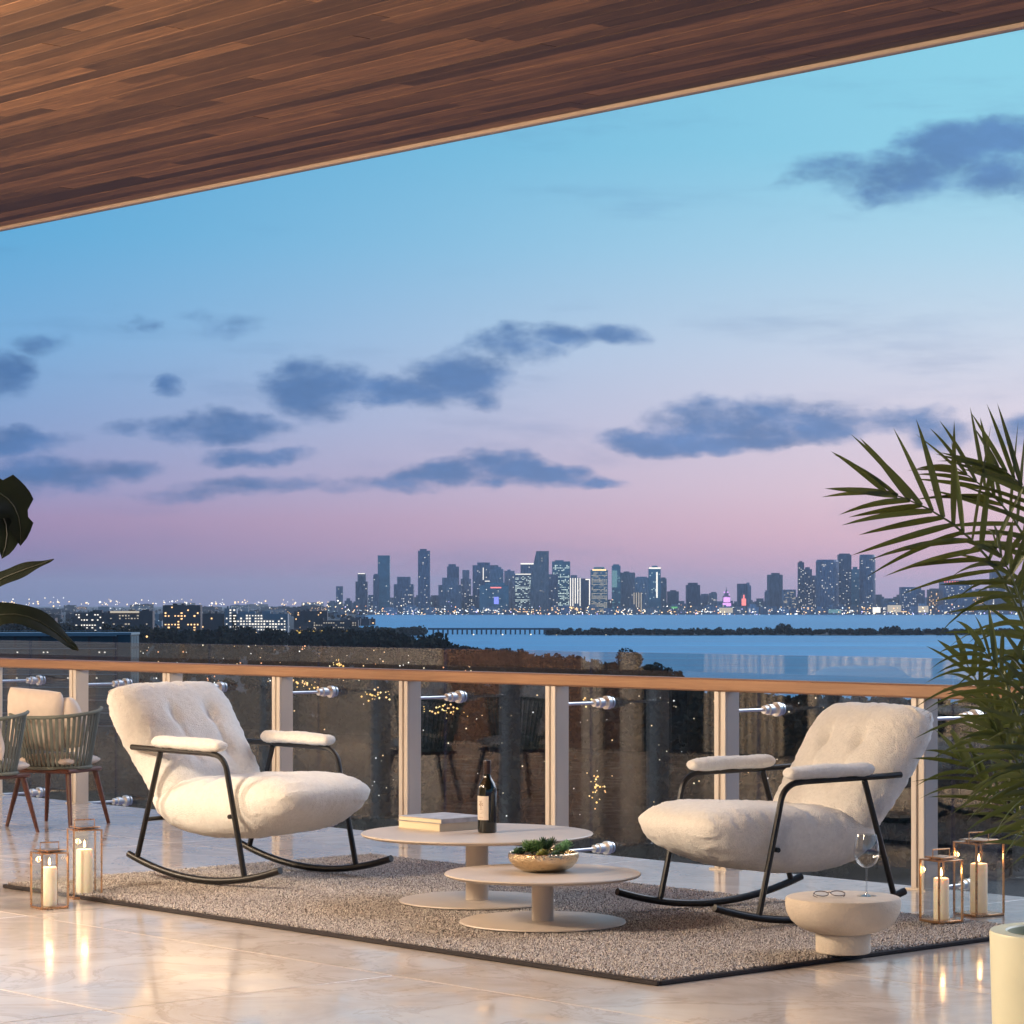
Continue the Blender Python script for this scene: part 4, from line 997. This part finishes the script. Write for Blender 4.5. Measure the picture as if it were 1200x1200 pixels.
def skyline():
    T = tower
    T(394, 402, 687, 11200, 'small slim tower alone at the low end of the skyline', frac=.12)
    o = T(417, 431, 672, 11000, 'stepped tower with lit crown left of the tall shouldered tower', style='step', frac=.08); lights_on(o, 'crown_light', [(-.3, .3, .985, 1.003)], 'white')
    T(443, 457, 651, 10900, 'tall dark tower with a lower shoulder on its flank', 'tower_teal', frac=.03); T(437.5, 444, 674, 10880, 'narrow shoulder block built against the tall dark tower', frac=.10)
    T(462, 485, 676, 10950, 'broad tower with scattered lights between the two tallest slim towers', frac=.18, style='step')
    T(490, 504, 645.5, 10800, 'tallest slim dark tower standing straight beside a broad gap', frac=.10)
    T(514, 541, 677, 10900, 'broad pale grey tower with a raised block on its roof', 'tower_grey', frac=.05, style='step')
    T(524, 538, 664, 11050, 'tower rising just behind the broad pale grey tower', frac=.06)
    T(540, 552, 668, 11100, 'grey tower with jagged roof beside a pale wide tower', 'tower_grey', frac=.10, style='step')
    o = T(554, 584, 662.5, 11000, 'wide dark slab with an L shaped white light line', frac=.05); lights_on(o, 'light_line', [(-.10, -.07, .70, .95), (-.02, .5, .665, .68)], 'white')
    T(574, 590, 667, 10850, 'dark tower with a red lit band near mid height', 'tower_grey', frac=.05)
    o = T(562, 596, 686, 10750, 'low glassy slab glowing blue at its middle', 'tower_teal', frac=.08); lights_on(o, 'red_band', [(-.12, .25, .9, .94)], 'red'); lights_on(o, 'blue_panel', [(0, .16, .35, .6)], 'blue')
    T(591, 603, 669, 10900, 'plain grey tower next to the brightly lit office block', 'tower_grey', frac=.04)
    o = T(610, 626, 660, 11000, 'dark tower capped by a white light bar behind the office block', frac=.03); lights_on(o, 'cap_light', [(-.5, .5, .975, 1.0)], 'white')
    o = T(603, 623, 672, 10800, 'office block with many rows of bright windows beside the sail tower', 'tower_grey', frac=.5, light='cool', size=(3.0, 1.0), band=.3); lights_on(o, 'top_light', [(-.45, .45, .97, .99)], 'white')
    T(621, 643, 646, 10700, 'brownish sail shaped tower with one curved flank', 'tower_brown', frac=.07, style='sail', light='dim')
    T(647, 668, 658, 10850, 'glass tower with zigzag bright windows right of the sail tower', 'tower_teal', frac=.34, light='cool', band=.3, size=(2.4, 1.2))
    T(643, 654, 673, 10750, 'dark low tower filling the gap after the sail tower', frac=.07)
    o = T(667, 681, 677, 10700, 'low tower with bright vertical white stripes', 'tower_grey', frac=.03); lights_on(o, 'light_stripe', [(x-.035, x+.035, .22, .99) for x in (-.4, -.2, 0, .2, .4)], 'white'); lights_on(o, 'base_light', [(-.5, .5, .14, .2)], 'warm')
    o = T(681, 691, 678, 10720, 'dark tower edged by one bright white corner strip', frac=.03); lights_on(o, 'corner_strip', [(.42, .52, .1, .98), (0, .5, .96, .99)], 'white')
    o = T(692, 712, 668, 10800, 'tower of greenish lit floors under an orange lit crown', 'tower_teal', frac=.55, light='dim', band=.4, size=(2.8, 1.2)); lights_on(o, 'crown_light', [(-.4, .4, .985, 1.015)], 'warm')
    o = T(717, 727, 663, 10950, 'slim pale teal tower with glowing glass', 'tower_teal', frac=.1, light='teal', size=(4, 2.4)); lights_on(o, 'glow_panel', [(-.5, .1, .55, .9)], 'teal')
    T(727, 744, 671, 11050, 'plain grey tower between the pale teal tower and the white capped one', 'tower_grey', frac=.04); T(744, 760, 677, 10950, 'grey tower with one bright roof lamp', 'tower_grey', frac=.08)
    o = T(742, 752, 694, 10650, 'low block with warm vertical stripes at the waterfront', 'tower_brown', frac=.02); lights_on(o, 'warm_stripe', [(x-.05, x+.05, .1, .98) for x in (-.42, -.14, .14, .42)], 'dim')
    o = T(760, 774, 665, 10800, 'slim tower with a white cap and one long bright strip', 'tower_teal', frac=.12, light='cool'); lights_on(o, 'cap_light', [(-.5, .5, .97, 1.0)], 'white'); lights_on(o, 'strip_light', [(.12, .24, .35, .9)], 'white')
    T(774, 781, 678, 10900, 'narrow plain tower right behind the white capped tower', 'tower_grey', frac=.05)
    o = T(782, 795, 693, 10900, 'low dark tower above a green lit hall', frac=.02); o2 = T(785, 797, 710, 10550, 'small waterfront hall glowing green', 'tower_grey', frac=.0, base=GZ+1); lights_on(o2, 'green_glow', [(-.5, .5, .15, .9)], 'green')
    T(804, 820, 685.5, 10900, 'dark square tower standing apart between low blocks', frac=.02); T(820, 834, 698, 11000, 'low grey block beside the dark square tower', 'tower_grey', frac=.05); T(831, 840, 695, 10950, 'small grey tower before the pink lit one', 'tower_brown', frac=.02)
    o = T(845.5, 857, 688, 10800, 'stepped tower with pointed roof lit pink and violet', 'tower_brown', frac=.2, light='pink', style='pyramid', size=(3, 2)); lights_on(o, 'violet_light', [(-.34, .34, .44, .62), (-.42, .42, .3, .41)], 'pink')
    T(864, 875, 684, 10900, 'dark tower behind the small red lit tower', frac=.02); T(874, 880, 686, 10920, 'slim grey tower joined to the dark one near the red light', 'tower_grey', frac=.1)
    o = T(869, 874, 697, 10650, 'small tower glowing red at the waterfront', 'tower_brown', frac=0); lights_on(o, 'red_glow', [(-.5, .5, .45, .8), (-.15, .15, .8, 1.0)], 'red')
    T(899.5, 916.5, 673.5, 11100, 'plain grey box tower standing alone above low blocks', 'tower_grey', frac=.0); T(896, 901, 694, 11000, 'low grey annex beside the plain box tower', 'tower_grey', frac=.04)
    T(917, 932, 691, 10900, 'low block with rows of pale lit floors', 'tower_grey', frac=.4, light='dim', size=(3.4, 1.2))
    T(935, 942, 659, 10800, 'narrow dark tower with many small lights at the start of the tall cluster', frac=.25); T(942, 951, 667, 10850, 'second stepped tower of the tall cluster, full of small lights', frac=.25); T(950, 956.5, 677, 10870, 'third step of the tall cluster, slim and lit in columns', frac=.3)
    T(956, 983, 656, 10700, 'broadest tower of the tall cluster with scattered lights', frac=.10, style='round'); T(982, 997, 650, 10750, 'tallest tower of the tall cluster beside the broad one', frac=.14); T(997, 1008, 667, 10900, 'lower bluish tower linking two tall ones', 'tower_teal', frac=.04); T(1007, 1026, 650, 10700, 'tall rounded tower ending the tall cluster', frac=.05, style='round')
    T(1055, 1073, 688, 10800, 'squat dark block with many small lights', frac=.22); T(1072, 1083, 691.5, 10850, 'grey annex of the squat dark block', frac=.15); T(1040, 1056, 703, 10900, 'low grey block before the white sail roof', 'tower_grey', frac=.1)
    T(1087, 1102, 691, 10800, 'warm lit block beside the red crowned hotel', 'tower_brown', frac=.35, light='warm')
    o = T(1103, 1136, 681.5, 10700, 'wide hotel slab with a row of red lights along its roof', frac=.16); lights_on(o, 'red_lamp', [(x-.018, x+.018, .97, 1.01) for x in [-.46+.092*k for k in range(11)]], 'red')
    T(1138, 1158, 692, 10800, 'warm lit low block seen between the palm leaves', 'tower_brown', frac=.35, light='warm'); T(1161, 1178, 667, 10900, 'dark tower seen behind the palm fronds', frac=.2); T(1182, 1200, 690, 10900, 'low dark block by the picture edge behind the palm', frac=.2)
    # the row of low blocks between and before the towers
    rg = random.Random(12)
    x = 384
    while x < 1210:
        wd = rg.uniform(7, 17); yt = rg.uniform(697, 709) if x > 420 else rg.uniform(700, 709)
        mm, fr, li = rg.choice(('tower_blue', 'tower_grey', 'tower_brown')), rg.uniform(.05, .3), rg.choice(('white', 'white', 'dim', 'cool'))
        T(x, x+wd, yt, rg.uniform(10900, 11400), 'low %s city block with %s %s windows in the row between the towers' % (mm[6:], 'many' if fr > .2 else 'some' if fr > .12 else 'few', {'white': 'white', 'dim': 'dim', 'cool': 'bluish'}[li]), mm, frac=fr, light=li, group='low blocks of the skyline'); x += wd*rg.uniform(.7, 1.15)
    x = 432
    while x < 1210:
        wd = rg.uniform(9, 20)
        mm, fr, li = rg.choice(('tower_blue', 'tower_grey', 'tower_brown')), rg.uniform(.15, .5), rg.choice(('white', 'warm', 'dim', 'white'))
        T(x, x+wd, rg.uniform(710, 714.5), rg.uniform(10450, 10560), 'flat %s building with %s %s windows on the far waterfront' % (mm[6:], 'many' if fr > .36 else 'some' if fr > .24 else 'few', {'white': 'white', 'dim': 'dim', 'warm': 'amber'}[li]), mm, frac=fr, light=li, group='flat buildings on the far waterfront', size=(2.6, 1.2)); x += wd*rg.uniform(.95, 1.5)
    for (x0, x1, yt, lt, lb) in ((1022, 1031, 711.5, 'white', 'brilliant white lit screen on the far waterfront'), (970, 985, 714, 'teal', 'pale glowing hall on the waterfront below the tall cluster'), (1039, 1055, 709, 'dim', 'pale lit roof beside the squat dark block'), (1075, 1087, 710, 'dim', 'second pale lit roof beside the warm block'), (842, 858, 712, 'dim', 'pale lit hall below the pink tower')):
        o = T(x0, x1, yt, 10420, lb, 'tower_grey', frac=0); lights_on(o, 'lit_face', [(-.5, .5, .25, .98)], lt)
skyline()

# ---- nearer city on the left
def block(px0, px1, ytop, ybase, label, m, frac, light, group, cell=3.4, floor=3.3, size=(.9, .7), band=.3, d=None, roofline=False):
    Y = F*(EYE-GZ-1)/(ybase-HZ); rg = random.Random(int(px0*3+ytop)); w = (px1-px0)/F*Y; h = EYE+(HZ-ytop)/F*Y-GZ-1; d = d or 18
    o = thing('building', label, 'building', (((px0+px1)/2-600)/F*Y, Y, GZ+1), 0, group)
    b = MB().box(-w/2, w/2, -d/2, d/2, 0, h)
    for k in range(3): x = rg.uniform(-w*.4, w*.3); b.box(x, x+w*rg.uniform(.05, .16), -d*.3, d*.1, h, h+rg.uniform(1.5, 3.5))
    for k in range(1, int(h/floor)): b.box(-w/2-.25, w/2+.25, -d/2-.25, -d/2+.1, k*floor-.2, k*floor+.2)
    b.build('wall', m, o, smooth=False)
    wb = MB(); windows(wb, w*.94, d, h, floor, cell, frac, rg, band, z0=2, size=size); 
    if wb.v: tag(wb.build('lit_windows', LIT[light], o, smooth=False), kind='stuff')
    o['_w'] = w; o['_h'] = h; o['_d'] = d
    return o
gl = 'nearer blocks of the left shore'
block(88, 128, 718, 745, 'low brown building with a few rows of lit windows near the broad leaf tip', 'block_brown', .22, 'white', gl)
o = block(128, 180, 716, 748, 'long dark office block with a bright ground floor band', 'block_brown', .26, 'dim', gl); lights_on(o, 'lit_band', [(-.3, .5, .2, .28), (-.45, .2, .93, 1.0)], 'dim')
block(192, 236, 709, 749, 'tallest brown block of the left shore with lit window columns', 'block_brown', .30, 'warm', gl)
block(236, 262, 719, 748, 'dim brown block beside the tallest brown block', 'block_brown', .05, 'warm', gl)
block(273, 338, 719, 748, 'wide pale office building with many white lit windows', 'block_white', .40, 'white', gl)
block(264, 278, 713, 748, 'narrow lit stair tower of the pale office building', 'block_white', .45, 'white', gl)
o = block(341, 412, 737, 750, 'low hall with a long glowing amber front', 'block_brown', .5, 'amber', gl); lights_on(o, 'amber_front', [(-.48+.06*k, -.45+.06*k, .1, .8) for k in range(16)], 'amber')
o = block(366, 420, 727, 741, 'low block with yellowish lit rows before the skyline', 'block_brown', .5, 'dim', gl)
block(20, 66, 724, 748, 'dark low building behind the broad leaf', 'block_brown', .1, 'white', gl)
block(345, 384, 716, 738, 'far brown block with sparse lights left of the skyline', 'block_brown', .2, 'warm', gl)

rt = random.Random(31)
for k in range(84):
    yb = rt.choice((714, 717, 720, 724, 728, 733, 738, 743)) + rt.uniform(-1, 1); x = rt.uniform(-10, 424 if yb > 722 else 400)
    wd = rt.uniform(9, 30); hp = rt.uniform(3, 9) if yb < 726 else rt.uniform(5, 12)
    if yb > 735 and x > 330: continue
    mm = rt.choice(('block_brown', 'block_brown', 'block_white', 'block_dark')); fr = rt.uniform(.02, .22); li = rt.choice(('dim', 'warm', 'white'))
    block(x, x+wd, yb-hp, yb, 'low %s house block with %s %s windows in the town before the skyline' % ({'block_brown': 'brown', 'block_white': 'grey', 'block_dark': 'dark'}[mm], 'several' if fr > .12 else 'few', {'dim': 'pale', 'warm': 'amber', 'white': 'white'}[li]), mm, fr, li, 'house blocks of the left shore town', cell=5, floor=4, size=(1.3, 1.0))
# ---- the neighbouring apartment block, at the left behind the railing
def condo():
    Y = 620.0; x0, x1 = (-70-600)/F*Y, (153-600)/F*Y; top = EYE+(HZ-744)/F*Y; w = x1-x0; d = 14
    o = thing('apartment_block', 'teal glazed apartment block with balcony slabs at the left behind the railing', 'apartment block', ((x0+x1)/2, Y+d/2, GZ+1), 0)
    h = top-GZ-1
    MB().box(-w/2, w/2, -d/2, d/2, 0, h).build('wall', 'condo_wall', o, smooth=False)
    n = int(h/3.0)
    for k in range(n):
        z = h-3.0*(k+1)
        if k < 11:
            s = MB().box(-w/2-.3, w/2-3.2, -d/2-1.7, -d/2-.06, z+2.7, z+2.95).build('balcony_slab', 'slab_edge', o, smooth=False)
            MB().tube([(-w/2-.25, -d/2-1.62, z+4.0), (w/2-3.25, -d/2-1.62, z+4.0)], .04, 6).build('balcony_rail', 'slab_edge', s)
            for j in range(7):
                a = -w/2+.5+j*(w-4)/7; MB().box(a, a+(w-4)/7-.7, -d/2-.05, -d/2+.05, z+.2, z+2.5).build('window', 'condo_glass', o, smooth=False)
            for j in range(3): MB().box(w/2-.05, w/2+.08, -d/2+.6+j*4.4, -d/2+4.6+j*4.4, z+.25, z+2.6).build('window', 'condo_glass', o, smooth=False)
            MB().box(w/2-2.9, w/2-.15, -d/2-.08, -d/2+.05, z+.1, z+2.9).build('corner_window', 'condo_glass', o, smooth=False)
    MB().box(-w/2-.3, w/2+.2, -d/2-.4, d/2+.2, h, h+.5).build('roof_edge', 'slab_edge', o, smooth=False)
    wb = MB()
    for k in range(14): x = random.uniform(-w/2+4, w/2-6); z = h-random.choice((4.2, 7.2, 10.2)); wb.box(x, x+.35, -d/2-.12, -d/2-.07, z, z+.3)
    tag(wb.build('lit_windows', LIT['white'], o, smooth=False), kind='stuff')
condo()

# ---- causeway bridge in the bay
def bridge():
    a, b = sea(505, 743.4), sea(652, 743.4); L_ = (b-a).length
    o = thing('causeway_bridge', 'low causeway bridge on many piers crossing the bay to the island', 'bridge', (a.x, a.y, GZ), math.atan2(b.y-a.y, b.x-a.x))
    MB().box(-4, L_+4, -6, 6, 6.3, 7.8).build('deck', 'concrete', o, smooth=False)
    MB().box(-4, L_+4, -6, -5.7, 7.8, 8.8).build('parapet', 'concrete', o, smooth=False)
    p = MB().box(-1.1, 1.1, -5, 5, -2, 6.3).mesh('pier', 'concrete', False); n = 26
    for k in range(n): obj('pier', p, o, (L_*(k+.5)/n, 0, 0))
bridge()

# ---- points of light: street lamps, car lamps, harbour lamps too small to tell apart, plus an imitated lamp reflection
def city_lights():
    rg = random.Random(44); V = []; Fc = []; C = []
    cols = [(1, .82, .55), (1, .66, .32), (1, .95, .88), (.75, .88, 1), (1, .45, .2), (.55, .5, 1)]
    def dot(p, r, c):
        o = len(V); V.extend([(p.x+r, p.y, p.z), (p.x-r, p.y, p.z), (p.x, p.y+r, p.z), (p.x, p.y-r, p.z), (p.x, p.y, p.z+r), (p.x, p.y, p.z-r)])
        for f in ((0, 2, 4), (2, 1, 4), (1, 3, 4), (3, 0, 4), (2, 0, 5), (1, 2, 5), (3, 1, 5), (0, 3, 5)): Fc.append(tuple(i+o for i in f)); C.append(c)
    def put(px, py, z, rpx, c):
        Y = F*(EYE-z)/max(.6, (py-HZ)); Y = min(Y, 30000); p = Vector(((px-600)/F*Y, Y, EYE+(HZ-py)/F*Y)); dot(p, rpx/F*Y, c)
    for i in range(150):   # horizon at the left
        px = rg.uniform(0, 400); Y = rg.uniform(6000, 16000); py = rg.gauss(707, 2.2); p = far(px, py, Y); dot(p, rg.choice((.5, .6, .8, 1.1))/F*Y, rg.choice(cols[:3]+[cols[1]]))
    for i in range(170):
        px = rg.uniform(0, 430); py = rg.uniform(712, 750); put(px, py, GZ+8, rg.choice((.4, .5, .7)), rg.choice(cols[:4]))
    for i in range(130):
        px = rg.uniform(150, 640); py = rg.uniform(750, 800)
        if py < np.interp(px, [150, 400, 470, 560, 620, 800], [750, 757, 764, 778, 789, 820])+1: continue
        put(px, py, GZ+13, rg.choice((.5, .7, 1.0)), rg.choice(cols[:3]+[cols[4]]))
    for i in range(90):
        px = rg.uniform(330, 1000); py = rg.uniform(808, 960); put(px, py, GZ+14, rg.choice((.5, .7, 1.0)), rg.choice(cols[:3]))
    for cx, cy_, n, sx, sy in ((520, 832, 30, 22, 9), (355, 800, 22, 22, 10), (440, 815, 24, 18, 9), (395, 778, 14, 8, 6), (690, 822, 12, 18, 8), (700, 925, 26, 10, 18), (160, 748, 12, 12, 4)):  # the tall narrow cluster imitates a lamp reflected in the railing glass
        for i in range(n): put(rg.gauss(cx, sx*.5), rg.gauss(cy_, sy*.5), GZ+14, rg.choice((.7, 1.0, 1.4)), rg.choice(((1, .6, .15), (1, .75, .3), (1, .55, .2))))
    for i in range(520):   # foot of the skyline
        px = rg.uniform(400, 1200); py = 721-abs(rg.gauss(0, 5)); p = far(px, py, 10380); dot(p, rg.choice((.4, .5, .7, .9))/F*10380, rg.choice(cols[:4]+cols))
    for px in (519, 555, 589, 622, 652, 710):  # lamps on the water side of the bridge
        p = far(px, 743.6, 3560); dot(p, .9/F*3560, cols[0])
    me = bpy.data.meshes.new('city_lights'); me.from_pydata(V, [], Fc); me.update()
    a = me.color_attributes.new('col', 'FLOAT_COLOR', 'CORNER'); k = 0; buf = []
    for c in C: buf += [c[0], c[1], c[2], 1]*3
    a.data.foreach_set('color', buf); me.materials.append(MATS['dots'])
    tag(obj('city_lights', me), 'scattered points of light from streets and harbours, with one imitated lamp reflection', 'lights', kind='stuff')
city_lights()
# ---- evening air
def haze():
    m = bpy.data.materials.new('haze'); m.use_nodes = True; nt = m.node_tree; nt.nodes.clear()
    v = nt.nodes.new('ShaderNodeVolumePrincipled'); v.inputs['Color'].default_value = (.93, .94, 1, 1); v.inputs['Density'].default_value = 2.0e-5; v.inputs['Anisotropy'].default_value = .2
    o = nt.nodes.new('ShaderNodeOutputMaterial'); nt.links.new(v.outputs[0], o.inputs['Volume'])
    h = MB().box(-62000, 62000, -400, 47000, GZ-1, 420).build('haze', m, smooth=False); tag(h, 'thin bluish evening haze over the bay and city', 'haze', kind='stuff')
haze()
